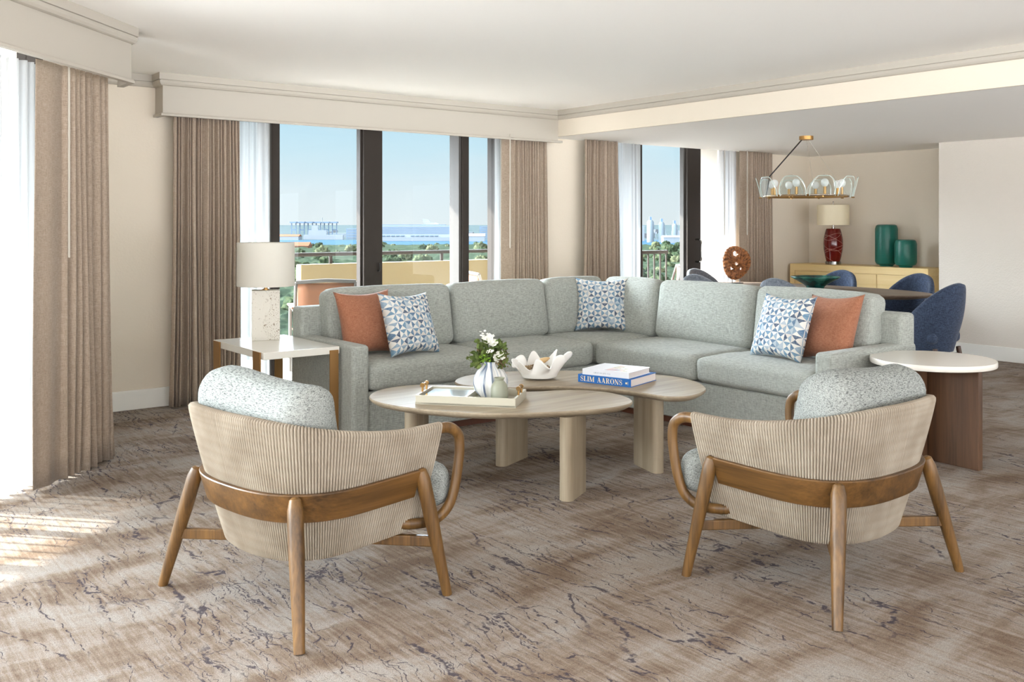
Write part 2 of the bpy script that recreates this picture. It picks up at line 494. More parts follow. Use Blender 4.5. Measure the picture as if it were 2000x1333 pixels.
def wall_seg(x0,x1,z0=0,z1=CEIL,y0=WY,y1=WY+.25): return MB().box(x0,x1,y0,y1,z0,z1)
struct(wall_seg(1.25,2.75),'wall_window',MAT['wall'])
struct(wall_seg(2.75,5.73,2.47,CEIL),'wall_window_header',MAT['wall'])
struct(wall_seg(5.73,7.10,0,CEIL),'wall_window_pier',MAT['wall'])
struct(wall_seg(9.15,10.9,0,CEIL),'wall_window_corner',MAT['wall'])
struct(MB().box(1.25,1.5,6.16,WY,0,CEIL),'wall_return',MAT['wall'])
struct(MB().box(10.67,10.9,1.9,WY,0,LOW),'wall_back',MAT['wall'])
struct(MB().box(9.92,10.67,1.9,5.28,0,LOW),'wall_right',MAT['wall_rough'])
struct(MB().box(9.92,10.67,-9,1.9,2.2,LOW),'wall_right_header',MAT['wall_rough'])  # unseen stretch of wall opened up between piers to let added fill in
for vv in (-2.4,-5.9): struct(MB().box(9.92,10.67,vv,vv+.45,0,2.2),'wall_right_pier',MAT['wall_rough'])
struct(MB().box(-2.85,-2.6,-9,2.05,2.3,CEIL),'wall_left',MAT['wall'])  # unseen wall, opened between sill and header to bring in side fill
struct(MB().box(-2.85,-2.6,-9,2.05,0,.25),'wall_left_sill',MAT['wall'])
for k,vv in enumerate((1.6,-2.2,-5.9)): struct(MB().box(-2.85,-2.6,vv,vv+.45,.25,2.3),'wall_left_pier',MAT['wall'])
def facbox(s0,s1,n0,n1,z0,z1): return MB().prism([fac(s0,n0),fac(s1,n0),fac(s1,n1),fac(s0,n1)],z0,z1)
struct(facbox(5.1,5.4,3.28,3.5,0,CEIL),'wall_slanted',MAT['wall'])
struct(facbox(-0.4,5.1,3.28,3.5,2.47,CEIL),'wall_slanted_header',MAT['wall'])
struct(facbox(-0.4,0.5,3.28,3.5,0,2.47),'wall_slanted_end',MAT['wall'])

# baseboards
struct(MB().box(1.5,2.45,WY-.018,WY,0,.147),'baseboard_window',MAT['base'],bevel=.004)
struct(MB().box(6.0,7.0,WY-.018,WY,0,.147),'baseboard_pier',MAT['base'],bevel=.004)
struct(MB().box(9.72,10.67,WY-.018,WY,0,.147),'baseboard_corner',MAT['base'],bevel=.004)
struct(MB().box(10.652,10.67,5.28,WY-.018,0,.147),'baseboard_back',MAT['base'],bevel=.004)
struct(MB().box(9.902,9.92,1.9,5.28,0,.147),'baseboard_right',MAT['base'],bevel=.004)

# cornices and pelmets (profile: out from the face, height)
CORN=[(0,CEIL),(.036,CEIL),(.036,CEIL-.05),(.026,CEIL-.052),(.026,CEIL-.058),(.034,CEIL-.06),(.030,CEIL-.075),(.020,CEIL-.088),(.008,CEIL-.093),(0,CEIL-.093)]
def extrude(profile,p0,p1,out,c0=0.0,c1=0.0):
    """profile swept from p0 to p1; out = outward unit vector; c0/c1 mitre the ends"""
    d=Vector((p1[0]-p0[0],p1[1]-p0[1],0)).normalized(); o=Vector((out[0],out[1],0))
    n=len(profile); v=[]
    for p,c in ((p0,-c0),(p1,c1)):
        for a,z in profile:
            q=Vector((p[0],p[1],0))+o*a+d*(a*c); v.append((q.x,q.y,z))
    f=[tuple(range(n)),tuple(range(2*n-1,n-1,-1))]+[(i,(i+1)%n,n+(i+1)%n,n+i) for i in range(n)]
    return MB().add(v,f)
PZ=2.215
# main pelmet over the window wall
m=MB().prism([(2.313,7.25),(6.215,7.25),(6.215,7.27),(2.333,7.27),(2.333,WY),(2.313,WY)],PZ+.006,CEIL)
struct(m,'trim_1',MAT['trim'])
LIP=[(0,PZ+.022),(.010,PZ+.022),(.016,PZ+.014),(.016,PZ),(-.022,PZ),(-.022,PZ+.012),(0,PZ+.012)]
struct(extrude(LIP,(2.313,7.25),(6.262,7.25),(0,-1),1.0,0),'trim_2',MAT['trim'])
struct(extrude(LIP,(2.313,WY),(2.313,7.25),(-1,0),0,1.0),'trim_3',MAT['trim'])
struct(extrude(CORN,(2.313,7.25),(6.215,7.25),(0,-1),1,-1),'trim_4',MAT['trim'])
struct(extrude(CORN,(2.313,WY),(2.313,7.25),(-1,0),-1,1),'trim_5',MAT['trim'])
struct(extrude(CORN,(1.5,WY),(2.313,WY),(0,-1),0,-1),'trim_6',MAT['trim'])
struct(extrude(CORN,(6.215,7.25),(6.215,-9),(-1,0),-1,0),'trim_7',MAT['trim'])
# pelmet of the slanted window, end cut square to the other wall
pe=(1.64,5.70); q0=(pe[0]-4.6*R2,pe[1]-4.6*R2); on=(R2,-R2)
r0=(pe[0],pe[1]+.21)
inn=.028
m=MB().prism([q0,pe,r0,(r0[0]-.02,r0[1]),(pe[0]-.02,pe[1]+.0085),(q0[0]-.014,q0[1]+.014)],PZ+.006,CEIL)
struct(m,'trim_8',MAT['trim'])
struct(extrude(LIP,q0,pe,on,0,.41),'trim_9',MAT['trim'])
struct(extrude(LIP,pe,r0,(1,0),.41,0),'trim_10',MAT['trim'])
struct(extrude(CORN,q0,pe,on,0,.41),'trim_11',MAT['trim'])
struct(extrude(CORN,pe,r0,(1,0),.41,0),'trim_12',MAT['trim'])

# ------------------------------------------------------------------ windows
def wbar(parent,name,x0,x1,z0,z1,mat='frame',y0=WY+.07,y1=WY+.25,bev=.004):
    return MB().box(x0,x1,y0,y1,z0,z1).build(name,MAT[mat],parent,bevel=bev)
def win_root(name,loc):
    e=empty(name,loc); e['kind']='structure'; return e
w=win_root('window_1',(0,0,0))
wbar(w,'jamb',3.285,3.36,0,2.47); wbar(w,'jamb',5.65,5.73,0,2.47)
wbar(w,'mullion',4.155,4.345,.05,2.42,y1=WY+.17); wbar(w,'mullion',5.225,5.30,.05,2.42)
wbar(w,'reveal',3.235,3.285,0,2.47,'alu')
wbar(w,'track',4.135,4.155,.05,2.42,'frame',WY+.10,WY+.17); wbar(w,'track',5.195,5.225,.05,2.42,'alu',WY+.09)  # second track: sunlit side of the mullion put into a paler colour
wbar(w,'side_post',2.75,2.80,0,2.47); wbar(w,'sill_track',2.80,5.65,0,.05); wbar(w,'head_track',2.80,5.65,2.42,2.47)
for a,b in ((2.80,3.235),(3.36,4.135),(4.345,5.195),(5.30,5.65)):
    MB().box(a,b,WY+.165,WY+.173,.05,2.42).build('pane',MAT['glass'],w)
lt=MB().tube([(4.30,WY+.07,.98),(4.30,WY+.045,.98),(4.30,WY+.035,1.0),(4.30,WY+.035,1.05)],.008,8).build('latch',MAT['black'],w,smooth='auto')

w=win_root('window_2',(0,0,0))
def fbar(name,s0,s1,z0,z1,n0=3.34,n1=3.46,mat='frame'):
    return facbox(s0,s1,n0,n1,z0,z1).build(name,MAT[mat],w,bevel=.004)
for k,s0 in enumerate((0.5,1.4,2.15,2.75,3.20,3.60,4.02,5.0)):
    fbar('mullion',s0,s0+.07,.05,2.42)
fbar('sill_track',.5,5.1,0,.05); fbar('head_track',.5,5.1,2.42,2.47)
for a,b in ((.57,1.4),(1.47,2.15),(2.22,2.75),(2.82,3.2),(3.27,3.6),(3.67,4.02),(4.09,5.0)):
    facbox(a,b,3.395,3.403,.05,2.42).build('pane',MAT['glass'],w)

w=win_root('door_1',(0,0,0))
HD=2.5
wbar(w,'jamb',7.575,7.665,0,HD); wbar(w,'jamb',9.10,9.15,0,HD,y1=WY+.12); wbar(w,'reveal',7.535,7.575,0,HD,'alu')
wbar(w,'side_post',7.10,7.16,0,HD)
wbar(w,'stile',8.40,8.63,.05,HD-.05,y0=WY+.06,y1=WY+.16); wbar(w,'track',8.375,8.40,.05,HD-.05,'alu',WY+.1,WY+.16)
wbar(w,'sill_track',7.16,9.07,0,.05); wbar(w,'head_track',7.16,9.07,HD-.05,HD)
MB().box(7.665,8.375,WY+.165,WY+.173,.05,HD-.05).build('pane',MAT['glass'],w)
MB().box(7.16,7.535,WY+.165,WY+.173,.05,HD-.05).build('pane',MAT['glass'],w)
def pull(x,y,dy):
    z0,z1=.96,1.22
    pts=catmull([(x,y,z0),(x,y+dy*.6,z0),(x,y+dy,z0+.03),(x,y+dy,z0+.13),(x,y+dy,z1-.03),(x,y+dy*.6,z1),(x,y,z1)],4)
    return MB().tube(pts,.011,8).build('door_handle',MAT['chrome'],w,smooth='auto')
pull(8.54,WY+.06,-.085); pull(8.52,WY+.16,.09)

# ------------------------------------------------------------------ curtains
def drape(name,p0,p1,nrm,z0,z1,pleats,amp,seed,mat,flat=0.0,tuck=0.0,flare=1.0,rows=16,label=None,cat='curtain',solid=.004):
    """pleated cloth hanging between plan points p0 and p1; flat = leading part without pleats"""
    r=random.Random(seed)
    p0=Vector((p0[0],p0[1],0)); p1=Vector((p1[0],p1[1],0)); nr=Vector((nrm[0],nrm[1],0)).normalized()
    ctr=(p0+p1)/2
    n=max(int(pleats*12),30)+int(flat*40)
    # uneven pleat phase
    ph=[0.0]
    for i in range(n):
        ph.append(ph[-1]+ (1.0+0.55*math.sin(i*0.19+seed)+0.35*math.sin(i*0.071*3+2*seed)))
    ph=[x/ph[-1] for x in ph]
    aj=[0.7+0.5*r.random() for _ in range(int(pleats)+3)]
    v=[];nj=rows
    for i in range(n+1):
        t=i/n
        if t<flat: ts=0.0; a0=0.35*math.sin(t/flat*3.0)
        else: ts=(t-flat)/(1-flat); a0=None
        for j in range(nj):
            h=j/(nj-1); z=z0+(z1-z0)*h
            k=1-h
            base=p0+(p1-p0)*t
            base=ctr+(base-ctr)*(0.93+0.07*k*flare)
            if a0 is not None:
                off=amp*(a0*0.8+0.15*math.sin(t*30+seed)*k)
            else:
                q=ph[min(int(ts*n),n)]*pleats
                A=aj[int(q)%len(aj)]
                w=math.sin(2*math.pi*q+0.5*math.sin(h*2.4+q))
                w=math.copysign(abs(w)**0.75,w)
                off=amp*A*w*(0.72+0.38*k)+amp*0.3*math.sin(q*1.3+h*3+seed)*k
            lat=0.25*amp*math.sin(7*t+4*h+seed)*k
            d=(p1-p0).normalized()
            q3=base+nr*off+d*lat
            v.append((q3.x-ctr.x,q3.y-ctr.y,z))
    f=[(i*nj+j,(i+1)*nj+j,(i+1)*nj+j+1,i*nj+j+1) for i in range(n) for j in range(nj-1)]
    o=MB().add(v,f).build(name,mat,None,loc=(ctr.x,ctr.y,0),smooth=True,solid=solid)
    return tag(o,label,cat)
def wand(cur,x,y,z0,z1):
    c=cur.location
    MB().tube([(x-c.x,y-c.y,z0),(x-c.x,y-c.y,z1)],.006,8).build('wand',MAT['trim'],cur,smooth='auto')
TOP=PZ+.05
c1=drape('curtain_panel',fac(4.60,3.09),fac(5.36,3.09),(R2,-R2),.012,TOP,9,.045,3,MAT['curtain'],flat=.32,label='taupe drape of the left window wall, wide flat leading edge beside the sheer')
wx,wy=fac(4.78,3.00); wand(c1,wx,wy,1.22,TOP)
c2=drape('curtain_panel',(2.385,7.30),(2.945,7.30),(0,-1),.012,TOP,17,.032,5,MAT['curtain'],label='taupe drape gathered behind the white table lamp and stone end table')
c3=drape('curtain_panel',(5.53,7.31),(6.13,7.31),(0,-1),.012,TOP,13,.03,8,MAT['curtain'],flat=.26,label='taupe drape hanging right of the cruise ship view, left of the bare wall strip')
wand(c3,5.60,7.24,1.17,TOP)
c4=drape('curtain_panel',(6.60,7.31),(7.13,7.31),(0,-1),.012,LOW-.003,14,.03,11,MAT['curtain'],label='taupe drape left of the balcony door, right of the bare wall strip')
c5=drape('curtain_panel',(9.09,7.31),(9.75,7.31),(0,-1),.012,LOW-.003,11,.034,14,MAT['curtain'],flat=.25,label='taupe drape in the dining corner behind the chandelier')
wand(c5,9.17,7.24,1.27,LOW-.003)
s1=drape('sheer_panel',fac(4.26,3.19),fac(4.90,3.19),(R2,-R2),.012,TOP,8,.03,21,MAT['sheer'],label='white sheer at the far left edge beside the widest drape',cat='sheer curtain',solid=0)
s2=drape('sheer_panel',(2.90,7.38),(3.225,7.38),(0,-1),.012,TOP,5,.018,22,MAT['sheer'],label='white sheer hanging above and behind the white table lamp',cat='sheer curtain',solid=0)
s3=drape('sheer_panel',(5.505,7.38),(5.70,7.38),(0,-1),.012,TOP,3,.018,23,MAT['sheer'],label='narrow white sheer at the right end of the cruise ship window',cat='sheer curtain',solid=0)
wand(s3,5.57,7.345,1.18,TOP)
s4=drape('sheer_panel',(7.08,7.38),(7.52,7.38),(0,-1),.012,LOW-.003,5,.018,24,MAT['sheer'],label='white sheer left of the balcony door glass',cat='sheer curtain',solid=0)
s5=drape('sheer_panel',(8.80,7.38),(9.14,7.38),(0,-1),.012,LOW-.003,5,.018,25,MAT['sheer'],label='white sheer behind the carved wooden disc',cat='sheer curtain',solid=0)
wand(s5,8.885,7.345,1.27,LOW-.003)

# ------------------------------------------------------------------ balcony
MAT['alu_out']=basic('outdoor_aluminium',S(104,101,98),0.6,spec=0.1)
MAT['yellow']=basic('cream_stucco',S(122,109,80),0.9,bump=(30,.2,.004))
MAT['white_out']=basic('white_stucco',S(150,145,136),0.9)
MAT['concrete']=basic('balcony_tile',S(188,184,178),0.95,spec=0.0)
struct(MB().box(1.25,9.6,WY+.25,9.60,-.15,-.03),'balcony_floor',MAT['concrete'])
struct(facbox(-.6,5.38,3.5,4.4,-.15,-.03),'balcony_floor_side',MAT['concrete'])
struct(MB().box(1.3,12,WY+.25,9.05,2.6,2.75),'balcony_overhang',MAT['white_out'])
struct(facbox(-3,5.4,3.5,7.1,2.6,2.75),'balcony_overhang_side',MAT['white_out'])
struct(MB().box(9.4,9.6,WY+.25,8.30,-.03,2.6),'wall_balcony',MAT['white_out'])
struct(MB().box(4.46,7.35,9.42,9.545,-.03,.965),'balcony_parapet',MAT['yellow'],bevel=.01)
r=empty('balcony_railing',(5.2,9.48,.965),0,'dark round handrail on posts along the cream balcony parapet','railing')
MB().tube([(-2.4,0,.105),(2.15,0,.105)],.021,10).build('top_rail',MAT['frame'],r,smooth='auto')
for x in (-2.2,-.36,1.1,2.0):
    MB().tube([(x,0,0 if x>-.7 else -.995),(x,0,.1)],.02,10).build('post',MAT['frame'],r,smooth='auto')
def picket_rail(loc,rz,L,step,label):
    r=empty('balcony_railing',loc,rz,label,'railing')
    MB().box(0,L,-.025,.025,1.04,1.085).build('top_rail',MAT['frame'],r,bevel=.008)
    MB().box(0,L,-.015,.015,.06,.09).build('bottom_rail',MAT['frame'],r)
    k=0; first=None
    while .05+k*step<L:
        if first is None: p=first=MB().box(-.009,.009,-.009,.009,-.0,1.04).build('picket',MAT['frame'],r)
        else:
            p=first.copy(); COL.objects.link(p); p.parent=r
        p.location=(.05+k*step,0,0); k+=1
    return r
picket_rail((7.5,8.72,-.03),0,1.88,.113,'dark picket railing seen through the balcony door glass')
a=fac(1.2,4.2)
picket_rail((a[0],a[1],-.03),math.radians(45),3.9,.082,'dark picket railing outside the slanted left window')

def balcony_chair(loc,rz,label):
    c=empty('balcony_chair',loc,rz,label,'outdoor chair','orange sling chairs on the balcony')
    sl=basic('orange_sling',S(132,88,62),0.8) if 'sling' not in MAT else MAT['sling']; MAT['sling']=sl
    for sx in (-.27,.27):
        MB().tube(catmull([(sx,.30,0),(sx,.29,.3),(sx,.27,.62),(sx,.1,.64),(sx,-.22,.62)],4),.016,8).build('front_leg',MAT['alu_out'],c,smooth='auto')
        MB().tube(catmull([(sx,-.34,0),(sx,-.24,.35),(sx,-.25,.6),(sx,-.33,.9)],4),.016,8).build('rear_leg',MAT['alu_out'],c,smooth='auto')
        MB().box(sx-.03,sx+.03,-.2,.28,.645,.665).build('armrest',MAT['sling'],c,bevel=.006)
    MB().tube([(-.27,-.33,.9),(0,-.345,.915),(.27,-.33,.9)],.018,8).build('top_rail',MAT['alu_out'],c,smooth='auto')
    MB().grid(lambda u,v:(-.255+.51*u,-.245-.085*v-.03*math.sin(math.pi*v),.42+.47*v),6,8).build('backrest',MAT['sling'],c,smooth=True,solid=.006)
    MB().grid(lambda u,v:(-.255+.51*u,-.24+.52*v,.42-.02*math.sin(math.pi*v)),6,8).build('seat',MAT['sling'],c,smooth=True,solid=.006)
    return c
balcony_chair((4.12,8.25,-.03),math.radians(-20),'orange sling balcony chair seen left of the sofa below the lampshade')
balcony_chair((6.22,8.30,-.03),math.radians(-100),'orange sling balcony chair whose corner shows right of the narrow dark mullion')
balcony_chair((8.70,8.33,-.03),math.radians(50),'orange sling balcony chair behind the balcony door glass')

# ------------------------------------------------------------------ the city beyond
GZ=-38.0
MAT['land']=leafy('hazy_land',[S(36,48,50),S(48,58,60),S(62,70,74)],.004)  # distance haze is tinted into the land colour
MAT['water']=basic('harbour_water',S(42,62,78),0.9,spec=0.0)
MAT['canopy']=leafy('tree_canopy',[S(24,32,28),S(42,52,42),S(64,68,56),S(92,90,78)],.16)
MAT['crown']=leafy('tree_crown',[S(20,28,23),S(42,52,38),S(78,80,62)],.5)
MAT['bw']=basic('far_white',S(112,120,128),0.95,spec=0.0)  # bluish tint of these far colours stands in for distance haze
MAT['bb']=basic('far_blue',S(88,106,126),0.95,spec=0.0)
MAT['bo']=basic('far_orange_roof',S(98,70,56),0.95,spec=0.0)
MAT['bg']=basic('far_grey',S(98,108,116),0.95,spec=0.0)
def poly(pts,z): return MB().add([(*cw(X,D),z) for X,D in pts],[tuple(range(len(pts)))])
g=struct(poly([(-90,150),(60,150),(18000,40000),(-24000,40000)],GZ),'ground',MAT['land'])
wtr=tag(poly([(-1500,1640),(200,1560),(420,1900),(420,2330),(-1500,2330)],GZ+.3).build('harbour_water',MAT['water']),'pale blue harbour channel in front of the moored ship','water',kind='stuff')
def seat(o,X,D,rz=0,z=GZ):
    x,y=cw(X,D); o.location=(x,y,z); o.rotation_euler=(0,0,AZ-math.pi/2+rz); return o
def bld(X,D,W,H,dep,mat,label,roof=None,windows=None,group=None,rz=0,name='port_building',cat='building'):
    e=empty(name,(0,0,0),0,label,cat,group); seat(e,X,D,rz)
    MB().box(-W/2,W/2,0,dep,0,H).build('walls',MAT[mat],e)
    if roof: MB().add([(-W/2-1,-1,H),(W/2+1,-1,H),(W/2+1,dep+1,H),(-W/2-1,dep+1,H),(-W/2-1,dep/2,H+roof[1]),(W/2+1,dep/2,H+roof[1])],[(0,1,5,4),(2,3,4,5),(0,4,3),(1,2,5),(0,3,2,1)]).build('roof',MAT[roof[0]],e)
    if windows:
        nx,nz=windows
        for i in range(nz):
            MB().box(-W/2+W*.04,W/2-W*.04,-.4,.2,H*(i+.35)/nz,H*(i+.8)/nz).build('window_band',MAT['bb'] if mat!='bb' else MAT['bg'],e)
    return e
# moored cruise ship
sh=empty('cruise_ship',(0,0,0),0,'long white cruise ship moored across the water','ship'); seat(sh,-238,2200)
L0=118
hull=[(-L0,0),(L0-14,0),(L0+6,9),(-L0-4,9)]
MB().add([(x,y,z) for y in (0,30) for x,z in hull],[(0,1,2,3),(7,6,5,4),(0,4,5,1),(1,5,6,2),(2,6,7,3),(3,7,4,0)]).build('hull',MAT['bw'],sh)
MAT['ship']=basic('ship_cabins',S(124,134,144),0.95,spec=0.0)  # bluish haze put into the cabin colour
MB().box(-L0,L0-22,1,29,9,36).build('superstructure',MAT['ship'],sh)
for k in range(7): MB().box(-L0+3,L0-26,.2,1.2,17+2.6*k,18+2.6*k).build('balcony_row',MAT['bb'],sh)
lb=None
for k in range(12):
    if lb is None: b=lb=MB().box(-4,4,-1.5,1,0,2.6).build('lifeboat',MAT['bb'],sh,bevel=.8)
    else: b=lb.copy(); COL.objects.link(b); b.parent=sh
    b.location=(-70+11*k+(12 if k>5 else 0),0,11)
MB().box(-L0+6,L0-34,4,26,36,38.2).build('top_deck',MAT['bb'],sh)
MB().add([(28,8,38),(70,8,38),(70,22,38),(28,22,38),(44,10,44),(64,10,42),(64,20,42),(44,20,44)],[(0,1,5,4),(1,2,6,5),(2,3,7,6),(3,0,4,7),(4,5,6,7),(0,3,2,1)]).build('deck_house',MAT['bw'],sh)
MB().add([(32,10,43),(50,10,43),(50,20,43),(32,20,43),(30,12,52),(44,12,50),(44,18,50),(30,18,52)],[(0,1,5,4),(1,2,6,5),(2,3,7,6),(3,0,4,7),(4,5,6,7),(0,3,2,1)]).build('funnel',MAT['bw'],sh)
MB().tube([(-92,15,38),(-88,15,50)],1.0,6).build('mast',MAT['bg'],sh)
MB().lathe([(5,0),(4,3),(0.3,5)],12).build('dome',MAT['bw'],sh,loc=(-80,15,38))
# small white vessel, sheds, cranes and blocks of the port
v2=empty('supply_vessel',(0,0,0),0,'white supply ship with stepped bridge berthed among port sheds','ship'); seat(v2,-480,2420)
MB().box(-50,50,0,16,0,12).build('hull',MAT['bw'],v2); MB().box(-38,8,2,14,12,24).build('superstructure',MAT['bw'],v2); MB().box(-30,-14,3,13,24,36).build('bridge',MAT['bw'],v2); MB().tube([(-4,8,24),(-4,8,56)],.8,6).build('mast',MAT['bg'],v2)
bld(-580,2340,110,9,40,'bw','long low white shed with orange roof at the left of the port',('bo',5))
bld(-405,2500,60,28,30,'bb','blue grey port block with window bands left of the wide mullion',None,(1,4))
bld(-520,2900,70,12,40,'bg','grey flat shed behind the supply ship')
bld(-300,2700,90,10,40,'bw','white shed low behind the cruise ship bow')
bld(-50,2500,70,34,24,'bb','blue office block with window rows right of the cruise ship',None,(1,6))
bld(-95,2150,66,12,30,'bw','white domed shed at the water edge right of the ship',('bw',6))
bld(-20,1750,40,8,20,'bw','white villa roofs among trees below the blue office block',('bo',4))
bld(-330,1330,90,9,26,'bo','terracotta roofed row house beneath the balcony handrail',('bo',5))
def crane(X,D,label):
    e=empty('gantry_crane',(0,0,0),0,label,'crane','blue gantry cranes on the port skyline'); seat(e,X,D)
    for sx in (-6,6):
        MB().box(sx-1.2,sx+1.2,0,2.6,0,46).build('leg',MAT['bb'],e)
    MB().box(-8,9,-14,12,42,46).build('boom',MAT['bb'],e); MB().box(-6,6,0,2,22,25).build('cross_beam',MAT['bb'],e)
    return e
k0=None
for i,X in enumerate((-596,-576,-556,-536,-516,-496)):
    lb=['blue gantry crane furthest left on the skyline','second blue gantry crane from the left of the skyline','third blue gantry crane from the left of the skyline','blue gantry crane just right of the supply ship mast','blue gantry crane second right of the supply ship mast','rightmost blue gantry crane before the wide mullion'][i]
    if k0 is None: k0=crane(X,2600,lb)
    else:
        c=copy_tree(k0); seat(c,X,2600+i*12); c['label']=lb
# silos through the balcony door
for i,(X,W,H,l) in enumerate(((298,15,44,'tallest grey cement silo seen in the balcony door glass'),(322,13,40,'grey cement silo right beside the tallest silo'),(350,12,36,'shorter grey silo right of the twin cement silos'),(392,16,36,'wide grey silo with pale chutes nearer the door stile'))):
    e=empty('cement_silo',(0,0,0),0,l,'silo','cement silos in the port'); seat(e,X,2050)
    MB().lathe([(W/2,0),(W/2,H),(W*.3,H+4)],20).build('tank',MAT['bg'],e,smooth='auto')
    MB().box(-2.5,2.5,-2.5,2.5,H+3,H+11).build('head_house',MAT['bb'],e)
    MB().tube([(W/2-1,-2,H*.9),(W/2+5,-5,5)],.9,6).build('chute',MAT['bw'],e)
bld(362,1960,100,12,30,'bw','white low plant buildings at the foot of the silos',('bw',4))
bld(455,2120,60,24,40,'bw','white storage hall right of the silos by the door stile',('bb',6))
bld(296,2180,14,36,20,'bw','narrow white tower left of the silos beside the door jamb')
proto=None; rb=random.Random(5)
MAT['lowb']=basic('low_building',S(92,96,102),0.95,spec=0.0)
placed=[(-238,2200,150),(-480,2420,60),(-580,2340,70),(-405,2500,50),(-520,2900,60),(-300,2700,70),(-50,2500,60),(-95,2150,50),(372,1980,60),(440,2100,50),(330,2050,60)]+[(x,2630,40) for x in (-596,-546,-496)]
n_=0
while n_<60:
    D=rb.uniform(1750,5200); X=rb.uniform(-.27,.26)*D
    if 1560<D<2480 and X<430: continue
    if any(math.hypot(X-px_,D-pd_)<r_+38 for px_,pd_,r_ in placed): continue
    placed.append((X,D,38)); n_+=1
    if proto is None: o=proto=MB().box(-12,12,0,16,0,8).build('low_building',MAT['lowb'])
    else: o=proto.copy(); COL.objects.link(o)
    tag(o,'small pale low building in the hazy flat town','building','low buildings of the far town'); seat(o,X,D,rb.uniform(-.5,.5)); o.scale=(rb.uniform(.7,2.6),1,rb.uniform(.6,2.0))
# trees: one canopy nobody could count and the crowns that stand out of it
def canopy_h(X,D):
    p=Vector((X*.045,D*.03,0)); h=0.5+0.5*mnoise.noise(p); h2=abs(mnoise.noise(p*2.3+Vector((9,2,0)))); h3=abs(mnoise.noise(p*6.1))
    return 3.0+4.0*h+3.5*h2+2.2*h3
gv=[];NX,NY=200,150
for j in range(NY):
    t=j/(NY-1); D=230*(1640/230)**t
    for i in range(NX):
        X=(-.36+.66*i/(NX-1))*D
        edge=1.0 if t<.97 else 0.0
        gv.append((*cw(X,D),GZ+canopy_h(X,D)*edge))
gf=[(j*NX+i,j*NX+i+1,(j+1)*NX+i+1,(j+1)*NX+i) for j in range(NY-1) for i in range(NX-1)]
tag(MB().add(gv,gf).build('tree_canopy',MAT['canopy'],smooth=True),'dense green tree canopy spreading below the balcony','trees',kind='stuff')
gv=[];NX,NY=120,40
for j in range(NY):
    D=1480+500*j/(NY-1)
    for i in range(NX):
        X=430+330*i/(NX-1); gv.append((*cw(X,D),GZ+canopy_h(X,D)*(1 if j<NY-1 else 0)))
gf=[(j*NX+i,j*NX+i+1,(j+1)*NX+i+1,(j+1)*NX+i) for j in range(NY-1) for i in range(NX-1)]
def crown_mesh(seed,r,h):
    bm=bmesh.new(); bmesh.ops.create_icosphere(bm,subdivisions=4,radius=1.0)
    for vv in bm.verts:
        d=vv.co.normalized(); k=1+.35*mnoise.noise(d*2.2+Vector((seed*7,0,0)))+.28*mnoise.noise(d*6+Vector((0,seed*5,0)))+.22*mnoise.noise(d*15+Vector((seed,3,0)))
        vv.co=Vector((d.x*r*k,d.y*r*k,h*.55+d.z*h*.45*k))
    v=[tuple(q.co) for q in bm.verts]; f=[tuple(q.index for q in p.verts) for p in bm.faces]; bm.free()
    return v,f
protos=[]
rt=random.Random(11)
for i in range(230):
    D=300*(1560/300)**(rt.random()**.75)
    if i%2==0: X=rt.uniform(.11,.21)*D
    else: X=rt.uniform(-.25,.01)*D
    if len(protos)<4:
        k=len(protos); o=MB().add(*crown_mesh(k+1,4.2+k*.5,8.5+k*.8)).build('tree',MAT['crown'],smooth=True); protos.append(o)
    else: o=protos[i%4].copy(); COL.objects.link(o)
    tag(o,'round crowned green tree standing up from the canopy','tree','trees below the balcony'); seat(o,X,D,rt.uniform(0,6)); s=rt.uniform(.75,1.35); o.scale=(s,s,s*rt.uniform(.9,1.2))
# ------------------------------------------------------------------ sectional sofa
so=empty('sectional_sofa',(4.9,5.36,0),0,'L-shaped pale grey green woven sectional sofa','sofa')
def off(pts): return [(x-4.9,y-5.36) for x,y in pts]
MB().prism(off([(2.93,5.42),(5.01,5.42),(5.01,3.33),(5.82,3.33),(5.82,6.2),(2.93,6.2)]),0,.055).build('plinth',MAT['sofa_plinth'],so)
MB().prism(off([(3.0,5.375),(4.965,5.375),(4.965,3.4),(5.72,3.4),(5.72,6.1),(3.0,6.1)]),.05,.325).build('base',MAT['sofa'],so,bevel=.012)
MB().prism(off([(2.88,6.08),(5.70,6.08),(5.70,3.28),(5.87,3.28),(5.87,6.24),(2.88,6.24)]),.05,.825).build('back_frame',MAT['sofa'],so,bevel=.03,seg=4)
def soft(name,parent,mat,c,h,r,rot=(0,0,0),crown=(0,0,0),n=12,seed=1,wob=.006):
    v,f=rbox(h[0],h[1],h[2],r,n,crown,seed,wob)
    return MB().add(v,f).build(name,mat,parent,loc=c,rot=rot,smooth=True)
MB().box(2.875-4.9,3.0-4.9,-.025,.88,.05,.632).build('arm',MAT['sofa'],so,bevel=.028,seg=4)
MB().box(.03,.97,3.27-5.36,3.40-5.36,.05,.632).build('arm',MAT['sofa'],so,bevel=.028,seg=4)
def seatc(x0,x1,y0,y1,k):
    soft('seat_cushion',so,MAT['sofa'],((x0+x1)/2-4.9,(y0+y1)/2-5.36,.415),((x1-x0)/2-.002,(y1-y0)/2,.088),.045,crown=(.0,.004,.014),seed=k)
seatc(3.002,4.05,5.335,6.06,1); seatc(4.055,4.945,5.335,6.06,2); seatc(4.955,5.68,5.35,6.06,3)
seatc(4.93,5.68,4.345,5.34,4); seatc(4.93,5.68,3.402,4.34,5)
def backc(cx,cy,half,rz,k):
    # leaning back cushion; rz turns its face
    o=soft('back_cushion',so,MAT['sofa'],(cx-4.9,cy-5.36,.715),(half,.10,.232),.06,rot=(math.radians(-9),0,rz),crown=(0,.022,.012),seed=k)
backc(3.545,6.035,.515,0,11); backc(4.53,6.035,.46,0,12); backc(5.315,6.035,.325,0,13)
